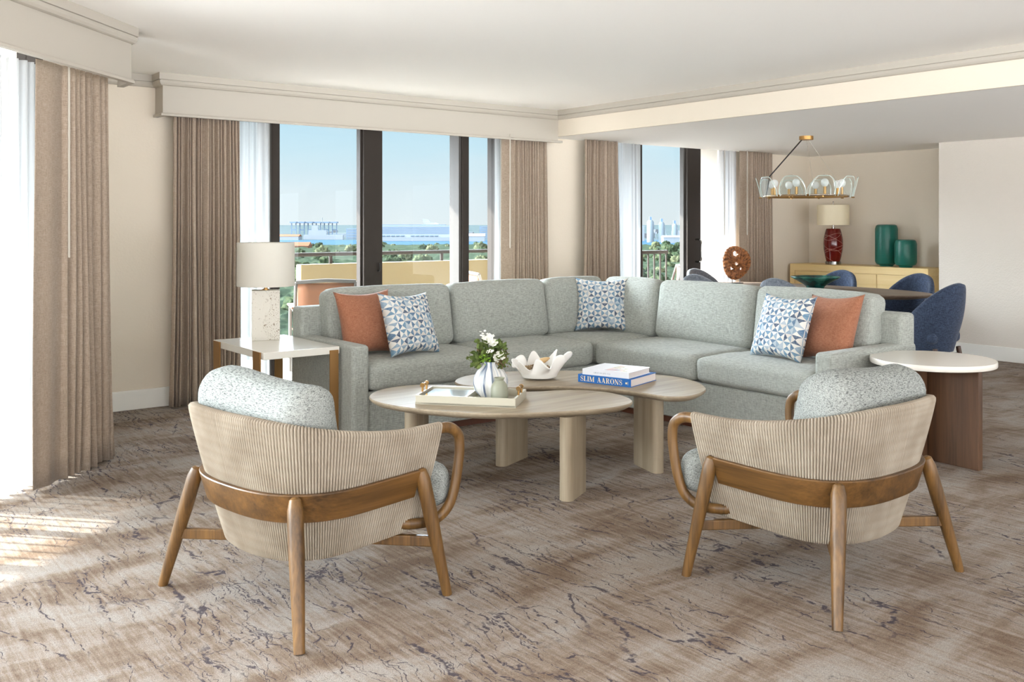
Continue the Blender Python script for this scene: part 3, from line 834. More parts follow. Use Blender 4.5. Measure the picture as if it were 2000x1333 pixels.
backc(5.66,5.63,.31,-math.pi/2,14); backc(5.66,4.83,.475,-math.pi/2,15); backc(5.66,3.885,.465,-math.pi/2,16)

# ------------------------------------------------------------------ throw pillows
def pillow(loc,normal_deg,lean,roll,mat,w,label,group,seed=1,t=.18,pinch=.14):
    n=26; v=[]; f=[]; uv={}
    def co(i,j,s):
        u=2*i/n-1; q=2*j/n-1
        x=w/2*u*(1-pinch*(1-q*q)*abs(u)**1.5); z=w/2*q*(1-pinch*(1-u*u)*abs(q)**1.5)
        th=t/2*(max(0,(1-u*u))*max(0,(1-q*q)))**.42*(1-.15*q)
        wr=.006*mnoise.noise(Vector((u*2.2,q*2.2,seed)))*(1-u*u)*(1-q*q)+.004*mnoise.noise(Vector((u*6,q*6,seed+s)))*max(0,1-max(abs(u),abs(q))**6)
        return (x,s*th+wr, z+w/2)
    idx={}
    for s in (1,-1):
        for i in range(n+1):
            for j in range(n+1):
                edge=i in (0,n) or j in (0,n)
                k=(i,j,0 if edge else s)
                if k in idx: continue
                idx[k]=len(v); v.append(co(i,j,s)); uv[idx[k]]=(i/n,j/n)
        for i in range(n):
            for j in range(n):
                q=[]
                for a,b in ((i,j),(i+1,j),(i+1,j+1),(i,j+1)):
                    e=a in (0,n) or b in (0,n); q.append(idx[(a,b,0 if e else s)])
                f.append(tuple(q))
    m=MB(); m.v=v; m.f=f; m.uv=uv
    o=m.build('throw_pillow',mat,None,smooth=True)
    # face points along local -y
    o.rotation_mode='QUATERNION'
    rz=math.radians(normal_deg)+math.pi/2
    o.rotation_quaternion=(Matrix.Rotation(rz,3,'Z')@Matrix.Rotation(-math.radians(lean),3,'X')@Matrix.Rotation(math.radians(roll),3,'Y')).to_quaternion()
    o.location=loc
    return tag(o,label,'pillow',group)
ST=.503
pillow((3.225,5.70,ST),276,17,0,MAT['rust'],.46,'rust linen throw pillow beside the left sofa arm','rust throw pillows',1)
pillow((3.45,5.50,ST+.005),281,21,2,MAT['tri'],.45,'blue triangle patterned throw pillow leaning on the left rust pillow','patterned throw pillows',2)
pillow((5.40,5.75,ST+.01),226,12,0,MAT['tri'],.45,'blue triangle patterned throw pillow upright in the sofa corner','patterned throw pillows',3)
pillow((5.20,3.885,ST+.005),173,20,0,MAT['tri'],.45,'blue triangle patterned throw pillow leaning on the right rust pillow','patterned throw pillows',4)
pillow((5.365,3.64,ST+.01),168,22,-4,MAT['rust'],.46,'rust linen throw pillow beside the right sofa arm','rust throw pillows',5)

# ------------------------------------------------------------------ rope armchairs
def chair():
    c=empty('rope_armchair',(0,0,0))
    NS=400
    def plan(s,b,xb,xf,xc=.02,e=2.7):
        """s 0..1 from right arm front round the back to the left arm front"""
        a=.22
        if s<a: t=s/a; return (xf+(xc-xf)*t,-b)
        if s>1-a: t=(1-s)/a; return (xf+(xc-xf)*t,b)
        th=(s-a)/(1-2*a)*math.pi
        sn,cs=math.sin(th),math.cos(th)
        return (xc+(xb-xc)*abs(sn)**(2/e), -b*math.copysign(abs(cs)**(2/e),cs))
    # even spacing along the rim
    fine=[plan(i/NS,.43,-.37,.33) for i in range(NS+1)]
    L=[0]
    for i in range(NS): L.append(L[-1]+math.dist(fine[i],fine[i+1]))
    def sat(d):
        d*=L[-1]; lo,hi=0,NS
        while hi-lo>1:
            m=(lo+hi)//2
            if L[m]<=d: lo=m
            else: hi=m
        return (lo+(d-L[lo])/max(L[hi]-L[lo],1e-9))/NS
    def dims(z,zr):
        w=max(0.0,min(1.0,(zr-z)/(zr-.20)))
        k=w**1.15
        return .43-.125*k, -.37+.13*k, .33-.035*k
    def rimz(d):
        q=1-abs(2*d-1); q=max(0,min(1,(q-.12)/.75)); q=q*q*(3-2*q)
        return .648+.087*q
    def pt(d,z,out=0.0):
        zr=rimz(d); s=sat(d); b,xb,xf=dims(z,zr)
        p=Vector(plan(s,b,xb,xf)); e=.004
        p1=Vector(plan(max(0,s-e),b,xb,xf)); p2=Vector(plan(min(1,s+e),b,xb,xf)); t=(p2-p1).normalized()
        nrm=Vector((-t.y,t.x))            # outwards
        q=p+nrm*out
        return (q.x,q.y,z)
    # rope shell: ribs with a rounded rim
    NR,SUBS=168,6; nu=NR*SUBS+1
    rim=[(-.045,-.10),(-.044,-.03),(-.040,-.012),(-.030,-.002),(-.020,0.0),(-.010,-.002),(-.002,-.010),(0,-.022)]
    prof=[('r',o,z) for o,z in rim]+[('o',t) for t in (.08,.16,.25,.34,.43,.52,.61,.70,.78,.86,.93,.98,1.0)]+[('b',-.012,-.006),('b',-.03,-.006)]
    v=[];uv={}
    nv=len(prof)
    for i in range(nu):
        d=i/(nu-1); zr=rimz(d); fr=(i%SUBS)/SUBS
        rib=.0088*(abs(math.sin(math.pi*fr))**.7)-.005
        ez=.205+.03*abs(2*d-1)
        for j,p in enumerate(prof):
            if p[0]=='r': q=pt(d,zr+p[2]-(0 if abs(p[2])>.0 else 0)+rib*.6,p[1]+rib*(1 if p[1]>-.02 else -1 if p[1]<-.03 else .2))
            elif p[0]=='o': q=pt(d,zr-.022+(ez-zr+.022)*p[1],rib)
            else: q=pt(d,ez+p[2],p[1]+rib)
            uv[len(v)]=(i/SUBS,j*.03 if p[0]!='o' else .25+p[1]*.55); v.append(q)
    f=[(i*nv+j,(i+1)*nv+j,(i+1)*nv+j+1,i*nv+j+1) for i in range(nu-1) for j in range(nv-1)]
    # close the arm fronts
    for i in (0,nu-1):
        f.append(tuple(i*nv+j for j in range(nv)))
    m=MB(); m.v=v; m.f=f; m.uv=uv
    m.build('rope_shell',MAT['rope'],c,smooth='auto')
    # inner lining so the shell has two sides
    m=MB().grid(lambda u,w:pt(.004+.992*u,.24+(rimz(.004+.992*u)-.05-.24)*w,-.032),90,8)
    m.build('inner_frame',MAT['rope'],c,smooth=True)
    m=MB().prism([pt(i/60,.25,-.034)[:2] for i in range(61)],.245,.285); m.build('seat_platform',MAT['teak_x'],c)
    # wooden band round the outside
    d0,d1=.047,.953
    def band(u,w):
        d=d0+(d1-d0)*u
        ring=[(.366,.0035),(.366,.020),(.370,.0235),(.466,.0235),(.470,.020),(.470,.0035)]
        z,o=ring[min(int(w*6+.5),5)]
        return pt(d,z+.016*abs(2*d-1)**2,o)
    m=MB().grid(band,100,6,closed_v=True)
    n0=0; m.f.append(tuple(range(6))); m.f.append(tuple(99*6+k for k in range(6)))
    m.build('back_band',MAT['teak_x'],c,smooth='auto')
    def leg(fx,fy,tx,ty,tz):
        foot=Vector((fx,fy,0)); top=Vector((tx,ty,tz)); P=[];R=[]
        for k in range(15):
            t=k/14; P.append(foot+(top-foot)*t)
            r=.0185+.0095*min(1,t*1.5)
            if k==14: r*=.72
            R.append(r)
        P.append(top+(top-foot).normalized()*.008); R.append(.010)
        MB().tube(P,R,14).build('leg',MAT['teak'],c,smooth='auto')
    for sy in (-1,1):
        leg(-.335,sy*.445,-.262,sy*.318,.462)
        leg(.335,sy*.445,.245,sy*.398,.478)
        pts=catmull([(.25,sy*.402,.618),(.33,sy*.404,.622),(.385,sy*.406,.617),(.428,sy*.408,.585),(.437,sy*.408,.53),(.43,sy*.406,.46),(.412,sy*.402,.37),(.385,sy*.392,.305),(.335,sy*.372,.268),(.26,sy*.338,.262),(.20,sy*.295,.268)],5)
        MB().tube(pts,.0215,12,.85).build('arm_loop',MAT['teak'],c,smooth='auto')
    for sx,sy in ((1,1),(1,-1),(-1,1),(-1,-1)):
        a=(sx*.298,sy*(.422 if sx>0 else .386)); b=(sx*.02,sy*.02); d=Vector((b[0]-a[0],b[1]-a[1],0)).normalized(); nr=Vector((-d.y,d.x,0))*.013
        pts=[(a[0]+nr.x,a[1]+nr.y),(b[0]+nr.x,b[1]+nr.y),(b[0]-nr.x,b[1]-nr.y),(a[0]-nr.x,a[1]-nr.y)]
        m=MB().prism(pts,.186,.226)
        m.build('stretcher',MAT['teak'],c,bevel=.005)
    v,f=rbox(.335,.285,.085,.055,24,(.01,0,.018),3,.004)
    def wide(x):
        t=max(0,min(1,(x-.212)/.03)); return 1+.33*t*t*(3-2*t)
    v=[(x,y*wide(x),z) for x,y,z in v]
    MB().add(v,f).build('seat_cushion',MAT['boucle'],c,loc=(.112,0,.385),smooth=True)
    v,f=rbox(.105,.335,.215,.088,16,(.03,.0,.014),6,.010)
    # softly sagging top edge
    v=[(x,y,z-(.020*math.cos(y/.335*1.2) if z>0 else 0)+.012*math.sin(y*9)*(z>0)) for x,y,z in v]
    MB().add(v,f).build('back_cushion',MAT['boucle'],c,loc=(-.150,0,.636),rot=(0,math.radians(-13),0),smooth=True)
    return c
ch=chair()
ch.location=(1.604,3.369,0); ch.rotation_euler=(0,0,math.radians(10.3))
tag(ch,'rope backed teak armchair at left, facing away towards the coffee table','armchair','pair of rope armchairs')
c2_=copy_tree(ch); c2_.location=(3.328,2.249,0); c2_.rotation_euler=(0,0,math.radians(91.7))
c2_['label']='rope backed teak armchair at right, in front of the round side table'

# ------------------------------------------------------------------ coffee tables
TZ=.455
def camloop(pts,c,n=10):
    p=[cw(*q) for q in pts]
    return [(q.x-c[0],q.y-c[1]) for q in catmull([(x,y,0) for x,y in p],n,True)]
def table(name,pts,leglist,label,thick=.034):
    cx=sum(p[0] for p in pts)/len(pts); cd=sum(p[1] for p in pts)/len(pts); c=cw(cx,cd)
    e=empty(name,(c[0],c[1],0),0,label,'coffee table','nested coffee tables')
    lp=camloop(pts,c)
    n=len(lp)
    ins=[]
    for i in range(n):
        a=Vector(lp[i-1]);b=Vector(lp[(i+1)%n]);t=(b-a).normalized(); ins.append(Vector((t.y,-t.x)))
    ar=sum(lp[i][0]*lp[(i+1)%n][1]-lp[(i+1)%n][0]*lp[i][1] for i in range(n))
    sg=-1 if ar>0 else 1
    prof=[(.030,TZ-thick),(.010,TZ-.022),(.001,TZ-.013),(0,TZ-.006),(.004,TZ)]
    v=[]
    for o,z in prof:
        for i in range(n):
            q=Vector(lp[i])+ins[i]*(sg*o); v.append((q.x,q.y,z))
    f=[(j*n+i,j*n+(i+1)%n,(j+1)*n+(i+1)%n,(j+1)*n+i) for j in range(len(prof)-1) for i in range(n)]
    f+= [tuple(range(n-1,-1,-1)),tuple((len(prof)-1)*n+i for i in range(n))]
    MB().add(v,f).build('tabletop',MAT['oak'],e,smooth='auto')
    for (x0,d0,x1,d1,w) in leglist:
        a=Vector(cw(x0,d0))-Vector(c); b=Vector(cw(x1,d1))-Vector(c); t=(b-a).normalized(); nr=Vector((-t.y,t.x))
        hw=w/2; out=[]
        for k in range(9):
            q=-math.pi/2+math.pi*k/8; out.append(a-t*(hw*.8*math.cos(q)-hw*.8)+nr*(-hw*math.sin(q))*1.0)
        out2=[b+t*(hw*.8*math.cos(-math.pi/2+math.pi*k/8)-hw*.8)+nr*(hw*math.sin(-math.pi/2+math.pi*k/8)) for k in range(9)]
        P=[(p.x,p.y) for p in out]+[(p.x,p.y) for p in out2]
        # order around the outline
        m=(a+b)/2; P.sort(key=lambda p:math.atan2((Vector(p)-m).dot(nr)/hw*.5,(Vector(p)-m).dot(t)/((b-a).length/2)))
        MB().prism(P,0,TZ-thick+.002).build('leg',MAT['oak_z'],e,smooth='auto')
    return e
table('coffee_table',[(-.785,5.24),(-.735,5.46),(-.56,5.60),(-.28,5.56),(.06,5.375),(.33,5.43),(.55,5.34),(.645,5.10),(.54,4.92),(.26,4.80),(-.13,4.75),(-.46,4.86),(-.70,5.04)],
      [(.265,4.80,.365,5.03,.072),(-.545,5.06,-.49,5.30,.072)],'whitewashed oak pebble shaped coffee table carrying the cream tray')
table('coffee_table',[(-.345,5.72),(-.27,5.95),(0,6.11),(.48,6.13),(.93,5.97),(1.09,5.76),(1.115,5.47),(1.0,5.255),(.86,5.215),(.74,5.32),(.6,5.445),(.39,5.525),(.18,5.545),(-.05,5.5),(-.25,5.56)],
      [(.83,5.34,.735,5.59,.072),(-.075,5.495,.075,5.76,.072),(.325,5.93,.40,6.03,.07)],'whitewashed oak kidney shaped coffee table carrying books and shell bowl')

# ------------------------------------------------------------------ things on the coffee tables
cAng=AZ-math.pi/2
MAT['cream_lacquer']=basic('cream_lacquer',S(194,188,170),0.4)
MAT['mirror']=basic('mirror',S(225,232,236),0.08,metal=1.0)
MAT['acrylic']=glassy('clear_acrylic',(.9,.92,.92,1),.15)
tx,ty=cw(-.215,5.085)
tr=empty('serving_tray',(tx,ty,TZ),cAng-math.radians(11.6),'rectangular cream tray with mirrored half on the front coffee table','tray')
W2,D2=.268,.148
MB().box(-W2,W2,-D2,D2,0,.010).build('base',MAT['cream_lacquer'],tr)
for nm,b in (('front_wall',(-W2,W2,-D2,-D2+.012)),('rear_wall',(-W2,W2,D2-.012,D2)),('side_wall',(-W2,-W2+.012,-D2+.012,D2-.012)),('side_wall',(W2-.012,W2,-D2+.012,D2-.012))):
    MB().box(*b,.0,.048).build(nm,MAT['cream_lacquer'],tr,bevel=.002)
MB().box(-W2+.03,-.012,-D2+.014,D2-.014,.030,.040).build('mirror_panel',MAT['mirror'],tr,bevel=.002)
MB().box(-.012,.0,-D2+.012,D2-.012,.01,.042).build('divider',MAT['cream_lacquer'],tr)
for sx in (-1,1):
    h=MB().tube([(sx*(W2-.006),-.05,.082),(sx*(W2-.006),.05,.082)],.0095,10).build('handle',MAT['acrylic'],tr,smooth='auto')
    for yy in (-.038,.038):
        MB().tube([(sx*(W2-.006),yy,.046),(sx*(W2-.006),yy,.08)],.006,8).build('bracket',MAT['brass'],h,smooth='auto')
        MB().tube([(sx*(W2-.006),yy-.006,.082),(sx*(W2-.006),yy+.006,.082)],.0125,10).build('ring',MAT['brass'],h,smooth='auto')
# marbled vase
def marbled():
    m,N,L,P=newmat('marbled_glaze')
    tc=N.new('ShaderNodeTexCoord'); s=N.new('ShaderNodeSeparateXYZ'); L.new(tc.outputs['Object'],s.inputs[0])
    ang=mathn(N,L,'ARCTAN2',s.outputs[1],s.outputs[0]); cb_=N.new('ShaderNodeCombineXYZ')
    L.new(mathn(N,L,'SINE',ang),cb_.inputs[0]); L.new(mathn(N,L,'COSINE',ang),cb_.inputs[1]); L.new(mathn(N,L,'MULTIPLY',s.outputs[2],2.2),cb_.inputs[2])
    a=tex(N,L,cb_.outputs[0],(3.6,3.6,1.6),sc=1,detail=4,dist=.7)
    r=ramp(N,[(0.38,S(84,98,122)),(0.45,S(176,182,190)),(0.52,S(222,221,218))]); L.new(a,r.inputs['Fac']); L.new(r.outputs['Color'],P.inputs['Base Color']); P.inputs['Roughness'].default_value=.25
    return m
MAT['marbled']=marbled()
vx,vy=cw(-.115,5.12)
def ribbed(prof,seg,ribs,amp):
    v=[];f=[]
    for r,z in prof:
        for k in range(seg):
            a=2*math.pi*k/seg; q=r*(1+amp*abs(math.cos(ribs*a/2))-amp*.6)
            v.append((q*math.cos(a),q*math.sin(a),z))
    n=len(prof)
    f=[(i*seg+k,i*seg+(k+1)%seg,(i+1)*seg+(k+1)%seg,(i+1)*seg+k) for i in range(n-1) for k in range(seg)]
    f.append(tuple(range(seg-1,-1,-1)))
    return MB().add(v,f)
TF=TZ+.010
o=ribbed([(.045,0),(.06,.012),(.083,.045),(.092,.082),(.088,.115),(.070,.148),(.045,.170),(.036,.185),(.04,.197),(.034,.196),(.030,.185),(.04,.165)],72,12,.10).build('vase',MAT['marbled'],None,loc=(vx,vy,TF),smooth=True)
tag(o,'round ribbed white vase with blue grey marbling holding the flowers','vase')
bx,by=cw(-.066,5.0)
MAT['sage']=basic('sage_glaze',S(150,152,134),0.45)
o=MB().lathe([(.040,0),(.045,.006),(.046,.03),(.0455,.07),(.040,.092),(.030,.106),(.0235,.113),(.0235,.120),(.028,.127),(.026,.129),(.020,.122),(.020,.11)],36,True,True).build('bottle_vase',MAT['sage'],None,loc=(bx,by,TF),smooth='auto')
tag(o,'small sage green bottle vase in front of the marbled vase','vase')
# flowers
MAT['petal']=basic('white_petal',S(238,236,226),0.7)
MAT['stem']=basic('green_stem',S(96,112,60),0.7)
MAT['leaf']=leafy('bouquet_leaf',[S(66,84,50),S(112,124,70),S(136,138,104)],14)
MAT['lime']=leafy('lime_blossom',[S(96,140,40),S(150,184,70)],30)
MAT['seed']=leafy('brown_seed',[S(92,74,52),S(140,120,92)],30)
fl=empty('flower_arrangement',(vx,vy,TF+.18),0,'loose bouquet of white blossoms and mixed greenery in the marbled vase','flowers')
rf=random.Random(4)
right=Vector((SA,-CA,0)); fwd=Vector((CA,SA,0))
def at(px,py,dep=0.0):  # offset in the bouquet seen from the front
    return right*px+fwd*dep+Vector((0,0,py))
def blossom(p,r,seed):
    q=random.Random(seed); v=[(0,0,0)]; f=[]
    ax=Vector((q.uniform(-.5,.5),q.uniform(-.5,.5),1))-fwd*q.uniform(.4,1.1); ax.normalize()
    a=ax.orthogonal().normalized(); b=ax.cross(a)
    P=[Vector((0,0,0))]
    for k in range(5):
        t=2*math.pi*k/5+q.random()*.3
        d=a*math.cos(t)+b*math.sin(t); e=a*math.cos(t+1.25)+b*math.sin(t+1.25); g=a*math.cos(t-.0)+b*math.sin(t)
        i=len(P)
        mid=a*math.cos(t+.62)+b*math.sin(t+.62)
        P+= [d*r*.6+ax*r*.25, (d+mid)*.5*r*1.1+ax*r*.5, mid*r*1.05+ax*r*.42, (e+mid)*.5*r*1.1+ax*r*.5, e*r*.6+ax*r*.25]
        f.append((0,i,i+1,i+2)); f.append((0,i+2,i+3,i+4))
    m=MB(); m.v=[tuple(x) for x in P]; m.f=f
    m.build('flower',MAT['petal'],fl,loc=p,solid=.0015)
SP=[(-.012,.16,.013),(.012,.15,.012),(-.055,.175,.008),(-.03,.18,.007),(-.01,.135,.022),(.005,.12,.02),(-.02,.115,.018),(.02,.115,.02),(.03,.108,.016),(.012,.105,.02),(-.035,.14,.015),(-.005,.15,.014),(.045,.055,.021),(.055,.06,.018),(.035,.045,.019),(.03,.03,.02),(.062,.038,.018),(.005,.075,.014),(-.01,.07,.012),(-.05,.155,.008),(-.042,.165,.007),(-.038,.152,.008),(-.005,.158,.01)]
for i,(a,b,r) in enumerate(SP): blossom(at(a,b,-.035 if b<.1 else -.01),r,i)
for i,(a,b) in enumerate([(-.01,.13),(.02,.115),(.05,.055),(.03,.03),(.06,.04),(-.04,.16),(-.045,.13),(-.075,.05),(.065,.0),(.04,.12),(-.03,.08)]):
    p=at(a,b,rf.uniform(-.03,.02)); MB().tube(catmull([(rf.uniform(-.01,.01),rf.uniform(-.01,.01),-.06),(p*.35+Vector((0,0,.02))),p],4),.0016,5).build('stem',MAT['stem'],fl)
def tuft(name,centers,mat,n,size,spread,seed):
    q=random.Random(seed); m=MB()
    for c in centers:
        for k in range(n):
            o=c+Vector((q.gauss(0,spread),q.gauss(0,spread),q.gauss(0,spread*.9)))
            d=Vector((q.uniform(-1,1),q.uniform(-1,1),q.uniform(-.7,.8))).normalized(); s=d.orthogonal().normalized(); s=(s*math.cos(q.random()*6)+d.cross(s)*math.sin(q.random()*6)).normalized()
            l=size*q.uniform(.6,1.3); w=l*.30; up=d.cross(s)*l*.08
            m.add([o,o+d*l*.35+s*w+up,o+d*l*.75+s*w*.8+up,o+d*l,o+d*l*.75-s*w*.8+up,o+d*l*.35-s*w+up],[(0,1,2,3),(0,3,4,5)])
    return tag(m.build(name,mat,fl),kind='stuff')
tuft('foliage',[at(-.075,.03),at(-.085,.045),at(-.06,.01),at(-.03,.08),at(.0,.05),at(.02,.072),at(.03,.03,.03),at(.06,.01),at(.055,.08),at(0,.02,.04),at(.045,.10),at(-.035,.1),at(.03,.06)],MAT['leaf'],26,.034,.018,1)
tuft('lime_blossom',[at(-.03,.055,-.02),at(-.035,.035,-.03),at(-.02,.03,-.03),at(.035,.115)],MAT['lime'],22,.013,.011,2)
tuft('seed_spray',[at(.02,.065,-.02),at(.06,.055),at(.068,.03,-.01),at(.055,.015,-.03),at(.015,.08),at(-.055,.072),at(.045,.0,-.03)],MAT['seed'],34,.012,.013,3)

# ruffled shell bowl
bcx,bcy=cw(.155,5.80)
def ruffle(t,a):
    r0=.100+.058*t**1.1
    k=max(0,t-.25)/.75
    w=math.sin(8*a+.6*math.sin(2*a))+.35*math.sin(5*a+1)
    r=r0*(1+.18*k*w)*(1.0+.10*math.cos(a)); z=.012+.098*t+.034*k*k*math.sin(8*a+1.1+.5*math.sin(3*a))+.022*k*math.cos(a-.35)
    return (r*math.cos(a),r*.82*math.sin(a),z)
m=MB(); m.grid(lambda u,v:ruffle(v,2*math.pi*u),160,18,closed_u=True)
nb=len(m.v)
# foot ring and inside floor
m.v.append((0,0,.008)); m.f+=[(i*18,((i+1)%160)*18,nb) for i in range(160)]
o=m.build('shell_bowl',MAT['plaster'],None,loc=(bcx,bcy,TZ+.004),rot=(0,0,cAng),smooth=True,solid=.007); o.modifiers['Solid'].offset=0
tag(o,'white ruffled clam shell bowl on the rear coffee table','bowl')
MAT['pebble']=leafy('pebbles',[S(96,78,58),S(176,154,124),S(226,212,190)],90)
m=MB(); q=random.Random(3)
for k in range(150):
    a=q.random()*6.283; r=math.sqrt(q.random())*.098; s=q.uniform(.0045,.0085)
    p=Vector((r*math.cos(a),r*.8*math.sin(a),.062+.022*(1-r/.1)+q.uniform(0,.010)))
    m.add([(p.x+s,p.y,p.z),(p.x-s,p.y,p.z),(p.x,p.y+s,p.z),(p.x,p.y-s,p.z),(p.x,p.y,p.z+s*.8),(p.x,p.y,p.z-s*.8)],[(0,2,4),(2,1,4),(1,3,4),(3,0,4),(2,0,5),(1,2,5),(3,1,5),(0,3,5)])
m.add([(.1*math.cos(6.283*k/24),.08*math.sin(6.283*k/24),.060) for k in range(24)],[tuple(range(24))])
tag(m.build('shell_chips',MAT['pebble'],None,loc=(bcx,bcy,TZ),rot=(0,0,cAng)),'mixed brown and cream shell chips heaped in the white bowl','shells',kind='stuff')
MAT['conch']=basic('tan_shell',S(206,170,122),0.6)
P=[];Rr=[]
for k in range(12):
    t=k/11; P.append((-.01+.085*t,.02+.0*t,.092+.035*t)); Rr.append(.004+.014*math.sin(math.pi*t**.8)+.002*(k%2))
tag(MB().tube(P,Rr,12).build('sea_shell',MAT['conch'],None,loc=(bcx,bcy,TZ),rot=(0,0,cAng),smooth=True),'long tan spiral shell lying on the chips in the white bowl','shell')

# books
def book(cx,cy,z,rz,w,d,t,cover,page,label,ov=.004):
    e=empty('book',(cx,cy,z),rz,label,'book','books on the rear coffee table')
    th=.0028
    MB().box(-w/2,w/2,-d/2,d/2,0,th).build('cover_board',cover,e); MB().box(-w/2,w/2,-d/2,d/2,t-th,t).build('cover_board',cover,e)
    MB().box(-w/2,w/2,-d/2,-d/2+th,th,t-th).build('spine',cover,e)
    MB().box(-w/2+ov,w/2-ov,-d/2+th,d/2-ov,th,t-th).build('page_block',page,e)
    return e
MAT['bookblue']=basic('blue_cloth',S(8,96,172),0.55)
MAT['page']=basic('book_pages',S(222,212,206),0.8)
MAT['bookwhite']=basic('white_cover',S(232,232,236),0.35)
MAT['gold']=basic('cream_gold_foil',S(244,222,176),0.5)
MAT['greyink']=basic('grey_ink',S(160,160,166),0.6)
p0=Vector(cw(.396,5.707)); p1=Vector(cw(.686,5.498)); p2=Vector(cw(.888,5.744))
wv=(p1-p0); dv=(p2-p1); rzb=math.atan2(wv.y,wv.x); W=wv.length; Dp=dv.dot(Vector((-math.sin(rzb),math.cos(rzb))))
cb=p0+wv/2+Vector((-math.sin(rzb),math.cos(rzb)))*Dp/2
b1=book(cb.x,cb.y,TZ,rzb,W,Dp,.047,MAT['bookblue'],MAT['page'],'thick blue book at the bottom of the stack with cream lettering on its spine')
b2=book(cb.x-.012,cb.y-.004,TZ+.047,rzb+.02,W*.87,Dp*.86,.034,MAT['bookwhite'],MAT['page'],'white book with a pictorial cover lying on the blue book')
def cover_art():
    m,N,L,P=newmat('cover_picture'); tc=N.new('ShaderNodeTexCoord')
    a=tex(N,L,tc.outputs['Object'],(9,9,1),sc=1,detail=2,dist=.8)
    r=ramp(N,[(0.36,S(232,230,232)),(0.42,S(172,164,120)),(0.47,S(216,206,190)),(0.53,S(232,192,182)),(0.6,S(150,190,204)),(0.68,S(226,130,120))]); L.new(a,r.inputs['Fac']); L.new(r.outputs['Color'],P.inputs['Base Color']); P.inputs['Roughness'].default_value=.3
    return m
MB().box(-.02,W*.40,-Dp*.36,Dp*.30,.0340,.0343).build('cover_picture',cover_art(),b2)
# serif capitals drawn as thick and thin strokes in a unit box
def arc(cx,cz,rx,rz,a0,a1,t0,t1,n=14):
    """crescent stroke: thickness t0 at the ends, t1 in the middle (horizontal thickening)"""
    o=[];i=[]
    for k in range(n+1):
        s=k/n; a=math.radians(a0+(a1-a0)*s); t=t0+(t1-t0)*math.sin(math.pi*s)**1.5
        o.append((cx+rx*math.cos(a),cz+rz*math.sin(a))); i.append((cx+(rx-t)*math.cos(a),cz+(rz-t0)*math.sin(a)))
    return o,i
TH,TN=.17,.045
def glyph(ch):
    q=[]; R=lambda x0,x1,z0,z1:q.append([(x0,z0),(x1,z0),(x1,z1),(x0,z1)])
    def bar(a,b,t): q.append([(a[0]-t/2,a[1]),(a[0]+t/2,a[1]),(b[0]+t/2,b[1]),(b[0]-t/2,b[1])])
    def st(cx,cz,rx,rz,a0,a1,t0,t1):
        o,i=arc(cx,cz,rx,rz,a0,a1,t0,t1)
        for k in range(len(o)-1): q.append([o[k],o[k+1],i[k+1],i[k]])
    if ch=='I': R(.09,.09+TH,0,1); R(0,.35,0,TN); R(0,.35,1-TN,1); w=.35
    elif ch=='L': R(.09,.09+TH,0,1); R(0,.62,0,TN); R(0,.35,1-TN,1); R(.62-TN,.62,0,.28); w=.62
    elif ch=='T': R(.24,.24+TH,0,1); R(0,.65,1-TN,1); R(.13,.52,0,TN); R(0,TN,.72,1); R(.65-TN,.65,.72,1); w=.65
    elif ch=='E': R(.09,.09+TH,0,1); R(0,.58,0,TN); R(0,.58,1-TN,1); R(.2,.42,.48,.48+TN); R(.58-TN,.58,0,.25); R(.58-TN,.58,.75,1); w=.58
    elif ch=='M': R(.08,.08+TN,0,1); R(.74,.74+TH,0,1); bar((.14,1),(.46,.02),TH*.9); bar((.80,1),(.46,.02),TN); R(0,.22,0,TN); R(.66,1.0,0,TN); R(0,.2,1-TN,1); R(.78,1.0,1-TN,1); w=1.0
    elif ch=='A': bar((.10,0),(.36,1),TN); bar((.62,0),(.36,1),TH); R(.2,.5,.30,.30+TN); R(0,.22,0,TN); R(.46,.78,0,TN); w=.78
    elif ch=='N': R(.1,.1+TN,0,1); R(.66,.66+TN,0,1); bar((.14,1),(.66,0),TH); R(0,.24,0,TN); R(.56,.82,1-TN,1); R(0,.2,1-TN,1); w=.82
    elif ch=='R': R(.09,.09+TH,0,1); R(0,.35,0,TN); R(0,.38,1-TN,1); st(.36,.75,.28,.25,-90,90,TN,TH); R(.2,.38,.5,.5+TN); bar((.62,0),(.42,.5),TH*.9); R(.54,.78,0,TN); w=.78
    elif ch=='P': R(.09,.09+TH,0,1); R(0,.35,0,TN); R(0,.38,1-TN,1); st(.36,.73,.28,.27,-90,90,TN,TH); R(.2,.38,.46,.46+TN); w=.66
    elif ch=='O': st(.38,.5,.38,.52,90,270,TN,TH); st(.38,.5,.38,.52,-90,90,TN,TH); w=.76
    elif ch=='G': st(.38,.5,.38,.52,60,300,TN,TH); R(.52,.52+TH,.0,.42); R(.42,.76,.40,.40+TN); w=.76
    elif ch=='C': st(.38,.5,.38,.52,50,310,TN,TH); w=.68
    elif ch=='U': R(.09,.09+TH,.25,1); R(.6,.6+TN,.25,1); st(.37,.27,.27,.29,180,360,TN,TN); R(0,.35,1-TN,1); R(.5,.75,1-TN,1); w=.75
    elif ch=='S': st(.27,.74,.25,.27,40,230,TN,TN*2); st(.29,.26,.27,.27,-140,50,TN,TN*2); bar((.44,.36),(.14,.66),TH*1.1); R(.46,.46+TN,.68,.98); R(.02,.02+TN,.02,.32); w=.56
    else: w=.38
    return q,w
def lettering(text,parent,x0,z0,h,squeeze,y,mat,gap=.10):
    x=x0
    for chh in text:
        q,w=glyph(chh)
        if q:
            m=MB()
            for poly_ in q: m.add([(x+px*h*squeeze,y,z0+pz*h) for px,pz in poly_],[tuple(range(len(poly_)))])
            o=m.build('letter',mat,parent,solid=.0006)
        x+=(w+gap)*h*squeeze
    return x
lettering('SLIM AARONS',b1,-W/2+.018,.0085,.030,1.12,-Dp/2-.0004,MAT['gold'])
